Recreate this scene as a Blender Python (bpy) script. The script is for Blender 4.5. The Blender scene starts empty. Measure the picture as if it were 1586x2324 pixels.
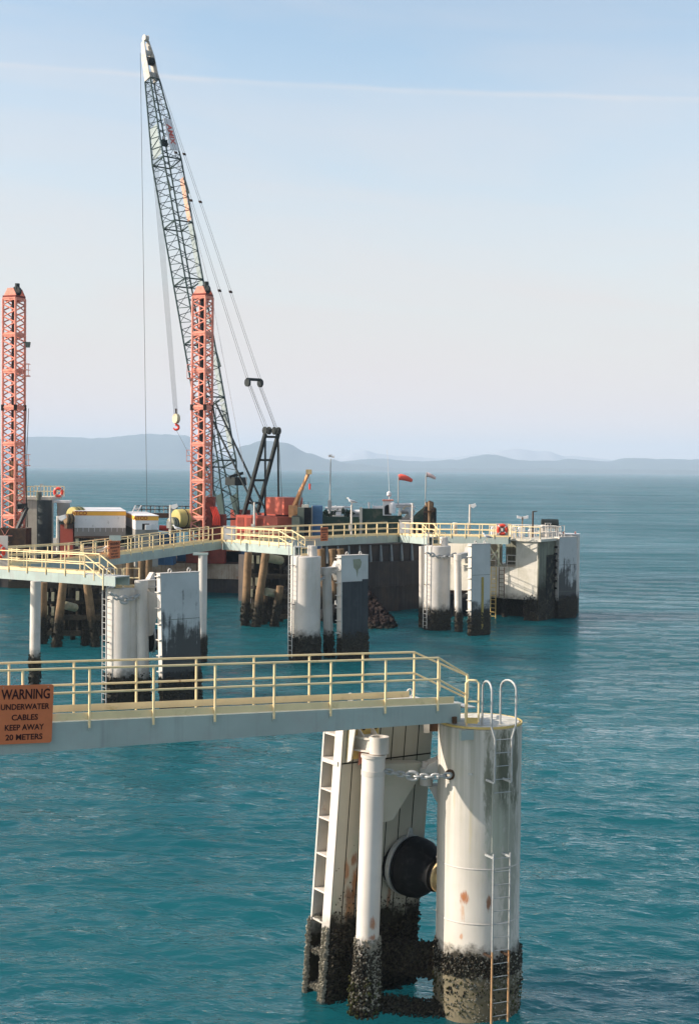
import bpy, bmesh, math, random
from mathutils import Vector as V, Matrix, noise as mnoise
random.seed(7)
R = math.radians
sc = bpy.context.scene
COL = sc.collection
# ------------------------------------------------------------------ camera
F = 3228.0
cam_d = bpy.data.cameras.new('camera'); cam = bpy.data.objects.new('camera', cam_d); COL.objects.link(cam)
cam_d.sensor_fit = 'VERTICAL'; cam_d.sensor_height = 36; cam_d.lens = 50.0
cam_d.clip_start = 0.5; cam_d.clip_end = 40000
CAMP = V((0, 0, 13.0))
CM = Matrix.Rotation(R(90 - 1.748), 3, 'X') @ Matrix.Rotation(R(0.60), 3, 'Z')
cam.matrix_world = Matrix.Translation(CAMP) @ CM.to_4x4()
sc.camera = cam
# ------------------------------------------------------------------ sun, sky, exposure
SUN_EL = 29.0
SUN_H = V((-0.993, -0.115, 0)).normalized()
sun_dir = V((SUN_H.x * math.cos(R(SUN_EL)), SUN_H.y * math.cos(R(SUN_EL)), math.sin(R(SUN_EL))))
sd = bpy.data.lights.new('sun', 'SUN'); sd.energy = 4.4; sd.angle = R(0.53); sd.color = (1.0, 0.90, 0.80)
so = bpy.data.objects.new('sun', sd); COL.objects.link(so)
so.rotation_mode = 'QUATERNION'; so.rotation_quaternion = sun_dir.to_track_quat('Z', 'Y'); so.location = (-40, -20, 60)
w = bpy.data.worlds.new('World'); sc.world = w; w.use_nodes = True
nt = w.node_tree; nt.nodes.clear()
def N(nt, t, **k):
    n = nt.nodes.new(t)
    for a, b in k.items(): setattr(n, a, b)
    return n
def L(nt, a, b): nt.links.new(a, b)
def setin(nt, sock, v):
    if isinstance(v, bpy.types.NodeSocket): nt.links.new(v, sock)
    else: sock.default_value = v
def M_(nt, op, a, b=0.0, c=0.0, clamp=False):
    n = N(nt, 'ShaderNodeMath', operation=op); n.use_clamp = clamp
    setin(nt, n.inputs[0], a); setin(nt, n.inputs[1], b)
    if op in ('MULTIPLY_ADD', 'SMOOTH_MIN'): setin(nt, n.inputs[2], c)
    return n.outputs[0]
def MR(nt, v, a, b, c=0.0, d=1.0, smooth=False):
    n = N(nt, 'ShaderNodeMapRange'); n.clamp = True
    if smooth: n.interpolation_type = 'SMOOTHSTEP'
    setin(nt, n.inputs[0], v)
    for i, q in enumerate((a, b, c, d)): n.inputs[i + 1].default_value = q
    return n.outputs[0]
def MIX(nt, f, a, b, mode='MIX'):
    n = N(nt, 'ShaderNodeMix', data_type='RGBA', blend_type=mode)
    setin(nt, n.inputs[0], f)
    for i, q in ((6, a), (7, b)):
        if isinstance(q, tuple): q = (q + (1,))[:4]
        setin(nt, n.inputs[i], q)
    return n.outputs[2]
def NOISE(nt, vec, scale, detail=3, rough=0.55, dist=0.0):
    n = N(nt, 'ShaderNodeTexNoise'); n.inputs['Scale'].default_value = scale
    n.inputs['Detail'].default_value = detail; n.inputs['Roughness'].default_value = rough
    n.inputs['Distortion'].default_value = dist
    if vec is not None: L(nt, vec, n.inputs['Vector'])
    return n.outputs['Fac']
def SCALEV(nt, vec, s, loc=(0, 0, 0)):
    n = N(nt, 'ShaderNodeMapping'); n.inputs['Scale'].default_value = s; n.inputs['Location'].default_value = loc
    L(nt, vec, n.inputs[0]); return n.outputs[0]
sky = N(nt, 'ShaderNodeTexSky', sky_type='NISHITA'); sky.sun_disc = False
sky.sun_elevation = R(SUN_EL); sky.sun_rotation = math.atan2(SUN_H.x, SUN_H.y)
sky.air_density = 1.0; sky.dust_density = 1.6; sky.ozone_density = 1.5; sky.altitude = 10
tc = N(nt, 'ShaderNodeTexCoord'); sx = N(nt, 'ShaderNodeSeparateXYZ'); L(nt, tc.outputs['Generated'], sx.inputs[0])
az = M_(nt, 'ARCTAN2', sx.outputs['X'], sx.outputs['Y'])        # 0 at +Y, radians to the right
hl = M_(nt, 'SQRT', M_(nt, 'ADD', M_(nt, 'MULTIPLY', sx.outputs['X'], sx.outputs['X']), M_(nt, 'MULTIPLY', sx.outputs['Y'], sx.outputs['Y'])))
el = M_(nt, 'ARCTAN2', sx.outputs['Z'], hl)
# thin high cirrus: pale veil with soft horizontal banding, plus one old contrail
pos2 = N(nt, 'ShaderNodeCombineXYZ'); L(nt, az, pos2.inputs[0]); L(nt, el, pos2.inputs[1])
CA, CB, CC = 0.2596, 0.0357, 0.0544
tilt = M_(nt, 'ADD', el, M_(nt, 'MULTIPLY', az, 0.10))
p3 = N(nt, 'ShaderNodeCombineXYZ'); L(nt, az, p3.inputs[0]); L(nt, M_(nt, 'MULTIPLY', tilt, 6.0), p3.inputs[1])
veil = NOISE(nt, p3.outputs[0], 3.4, 6, 0.55, 0.5)
lowf = MR(nt, el, 0.0, 0.34, 1.0, 0.0, True)
veilf = M_(nt, 'MULTIPLY', M_(nt, 'MULTIPLY', MR(nt, veil, 0.35, 0.7), MR(nt, el, 0.36, 0.7, 1.0, 0.2)), 0.26)
skyc = MIX(nt, M_(nt, 'ADD', M_(nt, 'MULTIPLY', lowf, SKYLOW := 0.88), veilf, clamp=True), sky.outputs[0], (3.35, 3.16, 3.42))
skyc = MIX(nt, MR(nt, el, 0.0, 0.11, 0.75, 0.0, True), skyc, (3.9, 3.5, 3.75))
lineel = M_(nt, 'ADD', el, M_(nt, 'ADD', M_(nt, 'MULTIPLY', az, CB), M_(nt, 'MULTIPLY', M_(nt, 'MULTIPLY', az, az), CC)))
wob = M_(nt, 'MULTIPLY', M_(nt, 'SUBTRACT', NOISE(nt, pos2.outputs[0], 22, 3), 0.5), 0.004)
dl = M_(nt, 'ABSOLUTE', M_(nt, 'ADD', M_(nt, 'SUBTRACT', lineel, CA), wob))
con = M_(nt, 'MULTIPLY', MR(nt, dl, 0.0, 0.0034, 1.0, 0.0, True), MR(nt, NOISE(nt, pos2.outputs[0], 9, 3), 0.3, 0.7, 0.04, 0.30))
below = MR(nt, M_(nt, 'SUBTRACT', lineel, CA), -0.06, 0.0, 0.0, 0.16, True)
cut = MR(nt, M_(nt, 'SUBTRACT', lineel, CA), 0.0, 0.0015, 1.0, 0.0)
con = M_(nt, 'ADD', con, M_(nt, 'MULTIPLY', below, cut))
skyc = MIX(nt, con, skyc, (3.5, 3.4, 3.7))
skyc = MIX(nt, 1.0, skyc, (1.0, 0.97, 0.87), 'MULTIPLY')
bg = N(nt, 'ShaderNodeBackground'); L(nt, skyc, bg.inputs[0]); bg.inputs[1].default_value = 0.15
wo = N(nt, 'ShaderNodeOutputWorld'); L(nt, bg.outputs[0], wo.inputs[0])
sc.view_settings.view_transform = 'Standard'; sc.view_settings.look = 'None'
sc.view_settings.exposure = 0.76; sc.view_settings.gamma = 1.0
sc.cycles.use_denoising = True
sc.cycles.volume_bounces = 0; sc.cycles.max_bounces = 8
try: sc.cycles.volume_max_steps = 64
except Exception: pass
# ------------------------------------------------------------------ sight helpers (photo pixel + true distance -> world point)
def P(x, y, Y):
    d = CM @ V(((x - 793) / F, -(y - 1162) / F, -1.0))
    return CAMP + d * (Y / d.y)
def G(x, y, z=0.0):
    d = CM @ V(((x - 793) / F, -(y - 1162) / F, -1.0))
    return CAMP + d * ((z - CAMP.z) / d.z)
def PZ(x, y, Y, z):     # like P but with the height given
    p = P(x, y, Y); p.z = z; return p
# ------------------------------------------------------------------ materials
MATS = {}
def mat(name, col, rough=0.6, metal=0.0, dirt=None, damt=0.0, dscale=2.0, rust=0.0, streak=0.0, streakcol=(0.25, 0.24, 0.18),
        bump=0.0, bscale=20.0, algae=None, spots=(), lines=None, coord='pos', var=0.12, drip=None):
    m = bpy.data.materials.new(name); m.use_nodes = True; nt = m.node_tree; nt.nodes.clear()
    geo = N(nt, 'ShaderNodeNewGeometry'); pos = geo.outputs['Position']
    if coord == 'obj':
        t = N(nt, 'ShaderNodeTexCoord'); pos = t.outputs['Object']
    c = MIX(nt, MR(nt, NOISE(nt, pos, dscale * 0.6, 4), 0.3, 0.7, 0, 1), tuple(q * (1 - var) for q in col), tuple(min(1, q * (1 + var * 0.6)) for q in col))
    if damt:
        f = MR(nt, NOISE(nt, pos, dscale, 6, 0.65, 0.4), 0.62 - damt * 0.35, 0.80, 0, 0.85)
        c = MIX(nt, f, c, dirt or (0.2, 0.17, 0.12))
    if streak:
        v = SCALEV(nt, pos, (4.2, 4.2, 0.22))
        f = MR(nt, NOISE(nt, v, 1.3, 5, 0.6), 0.62 - streak * 0.3, 0.82, 0, 0.8)
        c = MIX(nt, f, c, streakcol)
    if rust:
        v = SCALEV(nt, pos, (1, 1, 0.45))
        f = MR(nt, NOISE(nt, v, 1.7, 7, 0.68, 0.6), 0.72 - rust * 0.25, 0.80 - rust * 0.2, 0, 0.9)
        c = MIX(nt, f, c, (0.30, 0.12, 0.05))
    nz = None
    for (pt, rr, sc_, amt) in spots:
        if nz is None: nz = NOISE(nt, SCALEV(nt, pos, (11, 11, 2.6)), 1.0, 6, 0.75)
        s = N(nt, 'ShaderNodeVectorMath', operation='SUBTRACT'); L(nt, pos, s.inputs[0]); s.inputs[1].default_value = pt
        q = N(nt, 'ShaderNodeVectorMath', operation='MULTIPLY'); L(nt, s.outputs[0], q.inputs[0]); q.inputs[1].default_value = tuple(1 / a for a in rr)
        l = N(nt, 'ShaderNodeVectorMath', operation='LENGTH'); L(nt, q.outputs[0], l.inputs[0])
        f = MR(nt, M_(nt, 'ADD', l.outputs['Value'], M_(nt, 'MULTIPLY', M_(nt, 'SUBTRACT', nz, 0.5), 2.6)), 0.35, 1.0, amt, 0.0, True)
        c = MIX(nt, f, c, sc_)
    sep = N(nt, 'ShaderNodeSeparateXYZ'); L(nt, geo.outputs['Position'], sep.inputs[0])
    if drip:  # dark run-off stains hanging from a level: (z_top, length, amount, colour)
        zt, ln, am, dc = drip
        v = SCALEV(nt, pos, (5.5, 5.5, 0.12))
        f = M_(nt, 'MULTIPLY', MR(nt, NOISE(nt, v, 1.4, 5, 0.6), 0.38, 0.62), MR(nt, sep.outputs['Z'], zt - ln, zt, 0.0, am))
        c = MIX(nt, f, c, dc)
    if algae is not None:   # (height of the tide band, soft width)
        zh, sw = algae
        nn = M_(nt, 'MULTIPLY', M_(nt, 'SUBTRACT', NOISE(nt, geo.outputs['Position'], 2.2, 6, 0.7), 0.5), 1.3)
        zz = M_(nt, 'ADD', sep.outputs['Z'], nn)
        f = MR(nt, zz, zh - sw, zh + sw * 0.3, 1.0, 0.0)
        gcol = MIX(nt, MR(nt, NOISE(nt, geo.outputs['Position'], 9, 5, 0.7), 0.35, 0.7), (0.012, 0.010, 0.008), (0.05, 0.044, 0.028))
        c = MIX(nt, f, c, gcol)
    b = N(nt, 'ShaderNodeBsdfPrincipled'); L(nt, c, b.inputs['Base Color'])
    b.inputs['Roughness'].default_value = rough; b.inputs['Metallic'].default_value = metal
    b.inputs['Specular IOR Level'].default_value = 0.2
    if bump:
        bn = N(nt, 'ShaderNodeBump'); bn.inputs['Strength'].default_value = 0.6; bn.inputs['Distance'].default_value = bump
        L(nt, NOISE(nt, pos, bscale, 5, 0.6), bn.inputs['Height']); L(nt, bn.outputs[0], b.inputs['Normal'])
    o = N(nt, 'ShaderNodeOutputMaterial'); L(nt, b.outputs[0], o.inputs[0])
    MATS[name] = m; return m
WHITE = (0.57, 0.52, 0.46)
M = {}
M['white'] = mat('white_paint', WHITE, 0.55, dirt=(0.42, 0.36, 0.27), damt=0.25, dscale=1.6, rust=0.10, streak=0.25, streakcol=(0.45, 0.40, 0.31))
M['white_tide'] = mat('white_paint_tidal', WHITE, 0.55, dirt=(0.46, 0.41, 0.32), damt=0.22, dscale=1.1, rust=0.24, streak=0.3, streakcol=(0.40, 0.34, 0.24), algae=(2.0, 0.5), bump=0.01, bscale=5)
M['yellow'] = mat('cream_yellow_paint', (0.83, 0.64, 0.35), 0.5, rust=0.14, dscale=3, damt=0.1, dirt=(0.45, 0.33, 0.12))
M['yellow_old'] = mat('weathered_yellow_paint', (0.62, 0.44, 0.15), 0.6, rust=0.25, dscale=5, damt=0.4, dirt=(0.30, 0.24, 0.10))
M['girder'] = mat('grey_girder_paint', (0.35, 0.41, 0.37), 0.5, damt=0.35, dscale=1.6, streak=0.3, streakcol=(0.24, 0.26, 0.24), rust=0.12, dirt=(0.33, 0.33, 0.30))
M['grating'] = mat('galvanised_grating', (0.50, 0.50, 0.47), 0.55, metal=0.3, damt=0.3, dscale=6, bump=0.01, bscale=60)
M['galv'] = mat('galvanised_steel', (0.42, 0.42, 0.40), 0.5, metal=0.35, damt=0.3, dscale=12, dirt=(0.28, 0.22, 0.15), rust=0.1)
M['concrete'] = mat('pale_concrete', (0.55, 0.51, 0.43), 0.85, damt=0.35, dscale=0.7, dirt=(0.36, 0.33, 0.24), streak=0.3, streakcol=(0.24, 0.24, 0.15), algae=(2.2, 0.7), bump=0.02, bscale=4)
M['concrete_dark'] = mat('stained_shade_concrete', (0.20, 0.20, 0.15), 0.9, damt=0.5, dscale=0.8, dirt=(0.08, 0.08, 0.05), streak=0.6, streakcol=(0.05, 0.05, 0.035), algae=(3.8, 1.2), bump=0.02, bscale=4)  # real stains, plus shade put into the colour of the unlit faces
M['rubber'] = mat('black_rubber', (0.009, 0.009, 0.009), 0.75, var=0.3, dscale=5, damt=0.35, dirt=(0.035, 0.032, 0.03), bump=0.01, bscale=14)
M['growth'] = mat('mussel_growth', (0.018, 0.015, 0.012), 0.8, var=0.5, dscale=14, damt=0.6, dirt=(0.15, 0.125, 0.08), bump=0.02, bscale=45)
M['barnacle'] = mat('barnacle_crust', (0.36, 0.33, 0.26), 0.9, var=0.4, dscale=16, damt=0.6, dirt=(0.06, 0.05, 0.035), bump=0.02, bscale=45)
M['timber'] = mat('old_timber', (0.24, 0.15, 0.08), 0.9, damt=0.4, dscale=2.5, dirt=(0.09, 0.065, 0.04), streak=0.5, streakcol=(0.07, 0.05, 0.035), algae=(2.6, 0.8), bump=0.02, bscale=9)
M['timber_dark'] = mat('near_black_timber', (0.020, 0.017, 0.013), 0.9, damt=0.3, dscale=2.5, dirt=(0.10, 0.08, 0.05), algae=(2.0, 0.8), bump=0.02, bscale=9)  # tone darkened to hold the shade inside the cribs
M['timber_pale'] = mat('pale_timber_and_gaps', (0.34, 0.31, 0.21), 0.9, damt=0.4, dscale=2.5, dirt=(0.16, 0.15, 0.07), algae=(2.0, 0.8))
M['coral'] = mat('coral_red_paint', (0.80, 0.31, 0.22), 0.6, damt=0.4, dscale=2, dirt=(0.42, 0.12, 0.07), rust=0.1)
M['orangered'] = mat('orange_red_paint', (0.50, 0.12, 0.075), 0.5, damt=0.2, dscale=1.4, dirt=(0.40, 0.07, 0.035), rust=0.1)
M['red'] = mat('red_paint', (0.36, 0.07, 0.045), 0.5, damt=0.25, dscale=1.4, dirt=(0.30, 0.05, 0.025), rust=0.1)
M['reddark'] = mat('dark_red_paint', (0.20, 0.035, 0.02), 0.6, damt=0.3, dscale=2, dirt=(0.06, 0.02, 0.012), rust=0.2)
M['orange'] = mat('orange_paint', (0.62, 0.30, 0.13), 0.5, damt=0.1, dscale=2)
M['black'] = mat('black_steel', (0.020, 0.024, 0.022), 0.5, damt=0.2, dscale=4, dirt=(0.05, 0.05, 0.04))
M['boom'] = mat('dark_green_boom_paint', (0.030, 0.052, 0.046), 0.5, damt=0.2, dscale=2, dirt=(0.04, 0.045, 0.04))
M['rustblack'] = mat('rusty_black_steel', (0.05, 0.03, 0.02), 0.8, damt=0.5, dscale=1.5, dirt=(0.14, 0.07, 0.03), rust=0.2)
M['hull'] = mat('dark_hull_steel', (0.042, 0.038, 0.036), 0.75, damt=0.45, dscale=0.5, dirt=(0.10, 0.07, 0.05), streak=0.5, streakcol=(0.075, 0.07, 0.07), bump=0.02, bscale=2)
M['hullband'] = mat('rusty_pale_hull_band', (0.52, 0.42, 0.31), 0.8, damt=0.6, dscale=0.7, dirt=(0.20, 0.10, 0.055), rust=0.5, streak=0.5, streakcol=(0.2, 0.11, 0.06))
M['blue'] = mat('blue_paint', (0.06, 0.14, 0.25), 0.55, damt=0.2, dscale=1, dirt=(0.04, 0.08, 0.14), rust=0.1)
M['greygreen'] = mat('grey_green_paint', (0.12, 0.14, 0.11), 0.7, damt=0.3, dscale=1)
M['darkgreen'] = mat('dark_green_paint', (0.03, 0.06, 0.04), 0.7, damt=0.3, dscale=1)
M['amber'] = mat('amber_stripe_paint', (0.85, 0.42, 0.06), 0.5, var=0.05)
M['officegrey'] = mat('grey_panel_paint', (0.26, 0.24, 0.21), 0.6, var=0.05)
M['officewhite'] = mat('white_panel_paint', (0.72, 0.69, 0.66), 0.5, var=0.05, damt=0.05)
M['tankyellow'] = mat('yellow_tank_paint', (0.48, 0.40, 0.14), 0.6, damt=0.4, dirt=(0.4, 0.3, 0.1))
M['signface'] = mat('orange_sign_sheet', (0.60, 0.17, 0.065), 0.6, damt=0.1, dscale=8, dirt=(0.42, 0.11, 0.05), var=0.08)
M['signink'] = mat('dark_sign_lettering', (0.045, 0.012, 0.010), 0.7)
M['bannerred'] = mat('red_banner_lettering', (0.62, 0.10, 0.07), 0.7)
M['atco'] = mat('brown_red_lettering', (0.45, 0.10, 0.03), 0.7)
M['ringred'] = mat('lifebuoy_red', (0.75, 0.07, 0.04), 0.45)
M['rope'] = mat('wire_rope', (0.06, 0.06, 0.06), 0.6, metal=0.3)
M['ropelight'] = mat('pale_wire_rope', (0.30, 0.29, 0.30), 0.6)
M['gullwhite'] = mat('gull_white_feathers', (0.78, 0.76, 0.74), 0.8, var=0.03)
M['gullgrey'] = mat('gull_grey_feathers', (0.32, 0.33, 0.35), 0.8)
M['rock'] = mat('reddish_brown_rock', (0.020, 0.012, 0.010), 0.9, damt=0.4, dscale=2, dirt=(0.03, 0.022, 0.016), bump=0.05, bscale=3, algae=(0.4, 0.3))  # rock tone darkened to paint in the shade over the mound
M['headpaint'] = mat('dull_cream_head_paint', (0.50, 0.46, 0.40), 0.6, damt=0.45, dscale=2, dirt=(0.22, 0.19, 0.15), rust=0.2)
M['seam'] = mat('black_panel_seam', (0.03, 0.028, 0.022), 0.9, rust=0.1)
M['netting'] = mat('grey_netting', (0.30, 0.34, 0.33), 0.9)
# ------------------------------------------------------------------ mesh building
class MB:
    def __init__(s): s.v = []; s.f = []
    def add(s, vs, fs):
        o = len(s.v); s.v += [V(a) for a in vs]; s.f += [tuple(i + o for i in f) for f in fs]; return s
    def obox(s, c, ax, ay, az):     # centre and three half-axis vectors
        c = V(c); ax, ay, az = V(ax), V(ay), V(az)
        vs = [c + ax * i + ay * j + az * k for k in (-1, 1) for j in (-1, 1) for i in (-1, 1)]
        return s.add(vs, [(0, 2, 3, 1), (4, 5, 7, 6), (0, 1, 5, 4), (2, 6, 7, 3), (0, 4, 6, 2), (1, 3, 7, 5)])
    def box(s, x0, x1, y0, y1, z0, z1):
        return s.obox(((x0 + x1) / 2, (y0 + y1) / 2, (z0 + z1) / 2), ((x1 - x0) / 2, 0, 0), (0, (y1 - y0) / 2, 0), (0, 0, (z1 - z0) / 2))
    def slab(s, a, d, nrm, l, t, z0, z1):   # upright box from a along d (length l), thickness t along nrm, z0..z1
        d = V(d).normalized(); nrm = V(nrm).normalized(); c = V((a[0], a[1], (z0 + z1) / 2)) + d * l / 2 + nrm * t / 2
        return s.obox(c, d * l / 2, nrm * t / 2, (0, 0, (z1 - z0) / 2))
    def beam(s, p, q, w, h=None, up=(0, 0, 1)):
        p, q = V(p), V(q); d = (q - p); l = d.length
        if l < 1e-6: return s
        d /= l; h = h or w; u = V(up)
        if abs(u.dot(d)) > 0.95: u = V((0, 1, 0)) if abs(d.y) < 0.9 else V((1, 0, 0))
        sdv = d.cross(u).normalized(); uu = sdv.cross(d).normalized()
        return s.obox((p + q) / 2, d * l / 2, sdv * w / 2, uu * h / 2)
    def tube(s, pts, r, n=8, cap=True, closed=False):
        pts = [V(p) for p in pts]; m = len(pts)
        rs = r if isinstance(r, (list, tuple)) else [r] * m
        vs, fs = [], []; prev = None
        for i, p in enumerate(pts):
            if closed: t = pts[(i + 1) % m] - pts[i - 1]
            else: t = pts[min(i + 1, m - 1)] - pts[max(i - 1, 0)]
            t.normalize()
            if prev is None:
                u = V((0, 0, 1)) if abs(t.z) < 0.9 else V((1, 0, 0))
                u = (u - t * u.dot(t)).normalized()
            else:
                u = prev - t * prev.dot(t)
                u = u.normalized() if u.length > 1e-6 else t.orthogonal().normalized()
            prev = u; b = t.cross(u)
            for k in range(n):
                a = 2 * math.pi * k / n
                vs.append(p + (u * math.cos(a) + b * math.sin(a)) * rs[i])
        for i in range(m if closed else m - 1):
            j = (i + 1) % m
            for k in range(n):
                fs.append((i * n + k, i * n + (k + 1) % n, j * n + (k + 1) % n, j * n + k))
        if cap and not closed:
            fs.append(tuple(range(n - 1, -1, -1))); fs.append(tuple((m - 1) * n + k for k in range(n)))
        return s.add(vs, fs)
    def lathe(s, base, prof, n=32, axis=(0, 0, 1), cap=True):   # prof: [(dist along axis, radius)]
        ax = V(axis).normalized(); base = V(base)
        u = ax.orthogonal().normalized() if abs(ax.z) < 0.999 else V((1, 0, 0)); b = ax.cross(u)
        vs, fs = [], []
        for (h, r) in prof:
            for k in range(n):
                a = 2 * math.pi * k / n; vs.append(base + ax * h + (u * math.cos(a) + b * math.sin(a)) * r)
        m = len(prof)
        for i in range(m - 1):
            for k in range(n): fs.append((i * n + k, i * n + (k + 1) % n, (i + 1) * n + (k + 1) % n, (i + 1) * n + k))
        if cap: fs.append(tuple(range(n - 1, -1, -1))); fs.append(tuple((m - 1) * n + k for k in range(n)))
        return s.add(vs, fs)
    def prism(s, poly, ext):    # closed polygon (list of points) extruded by ext
        n = len(poly); e = V(ext); a = [V(p) for p in poly]
        return s.add(a + [p + e for p in a], [tuple(range(n - 1, -1, -1)), tuple(range(n, 2 * n))] + [(i, (i + 1) % n, n + (i + 1) % n, n + i) for i in range(n)])
    def lump(s, c, r, sq=(1, 1, 1)):
        c = V(c); q = [V((random.uniform(.6, 1.2) * a * sq[0], random.uniform(.6, 1.2) * b * sq[1], random.uniform(.6, 1.2) * d * sq[2])) * r
                       for a, b, d in ((1, .2, 0), (-.4, .9, .1), (-.5, -.8, 0), (0.1, 0, 1), (0, .1, -1))]
        return s.add([c + p for p in q], [(0, 1, 3), (1, 2, 3), (2, 0, 3), (1, 0, 4), (2, 1, 4), (0, 2, 4)])
def origin(o):
    while o.parent: o = o.parent
    return o.location
def obj(name, mb, m, parent=None, smooth=False, extra=None):
    me = bpy.data.meshes.new(name)
    if parent is not None: off = origin(parent).copy()
    else:
        xs = [v.x for v in mb.v]; ys = [v.y for v in mb.v]; zs = [v.z for v in mb.v]
        off = V(((min(xs) + max(xs)) / 2, (min(ys) + max(ys)) / 2, min(zs)))
    me.from_pydata([v - off for v in mb.v], [], mb.f); me.update()
    bm = bmesh.new(); bm.from_mesh(me); bmesh.ops.recalc_face_normals(bm, faces=bm.faces); bm.to_mesh(me); bm.free()
    me.materials.append(m if not isinstance(m, str) else M[m])
    if smooth:
        for p in me.polygons: p.use_smooth = True
        try: me.set_sharp_from_angle(angle=R(40))
        except Exception: pass
    o = bpy.data.objects.new(name, me); COL.objects.link(o)
    if parent is not None: o.parent = parent
    else: o.location = off
    return o
def tag(o, label, cat, group=None, kind=None):
    if label: o['label'] = label
    if cat: o['category'] = cat
    if group: o['group'] = group
    if kind: o['kind'] = kind
    return o
def thing(name, label, cat, loc, group=None):
    o = bpy.data.objects.new(name, None); COL.objects.link(o); o.location = V(loc); o.empty_display_size = 0.2
    return tag(o, label, cat, group)
def inst(src, at, parent, name=None):     # copy of a part moved by a vector
    o = src.copy(); COL.objects.link(o); o.parent = parent; o.location = src.location + V(at); return o
def text(body, size, ctr, right, up, m, parent, name='lettering', depth=0.004, sx=1.0, bold=0.0):
    cu = bpy.data.curves.new('tmp', 'FONT'); cu.body = body; cu.size = size; cu.align_x = 'CENTER'; cu.align_y = 'CENTER'
    cu.extrude = depth; cu.offset = bold; cu.resolution_u = 3
    t = bpy.data.objects.new('tmp', cu); COL.objects.link(t)
    bpy.context.view_layer.update()
    me = bpy.data.meshes.new_from_object(t.evaluated_get(bpy.context.evaluated_depsgraph_get()))
    bpy.data.objects.remove(t); bpy.data.curves.remove(cu)
    r = V(right).normalized(); u = V(up).normalized(); n = r.cross(u); off = origin(parent)
    for v in me.vertices: v.co = V(ctr) + r * v.co.x * sx + u * v.co.y + n * v.co.z - off
    me.materials.clear(); me.materials.append(M[m] if isinstance(m, str) else m)
    o = bpy.data.objects.new(name, me); COL.objects.link(o); o.parent = parent; return o
def growth_cyl(mb, c, rad, z0, z1, n, r0, r1, edge=0.25):
    for _ in range(n):
        a = random.uniform(0, 2 * math.pi); z = random.uniform(z0, z1)
        top = z1 - edge * (0.5 + 0.5 * mnoise.noise(V((math.cos(a) * 2.2, math.sin(a) * 2.2, c[0]))) + random.random() * 0.5)
        if z > top and random.random() > 0.10 * math.exp(-(z - top) * 9): continue
        bulge = 0.05 + 0.10 * max(0, mnoise.noise(V((math.cos(a) * 1.7, math.sin(a) * 1.7, z * 1.3 + c[0]))))
        rr = rad + bulge * random.random()
        mb.lump((c[0] + math.cos(a) * rr, c[1] + math.sin(a) * rr, z), random.uniform(r0, r1))
def growth_face(mb, a, b, z0, z1, n, r0, r1, lean=None, edge=0.3, off=(0, 0)):
    a, b = V(a), V(b)
    for _ in range(n):
        t = random.random(); z = random.uniform(z0, z1)
        if z > z1 - edge * (0.5 + 0.5 * mnoise.noise(V((t * 5, a.x, 0))) + random.random() * 0.5): continue
        p = a.lerp(b, t); k = random.random() * (0.08 + 0.15 * max(0, mnoise.noise(V((t * 4, z * 1.5, a.x)))))
        q = V((p.x + off[0] * k, p.y + off[1] * k, z))
        if lean: q += V((lean[0] * z, lean[1] * z, 0))
        mb.lump(q, random.uniform(r0, r1))
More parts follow.
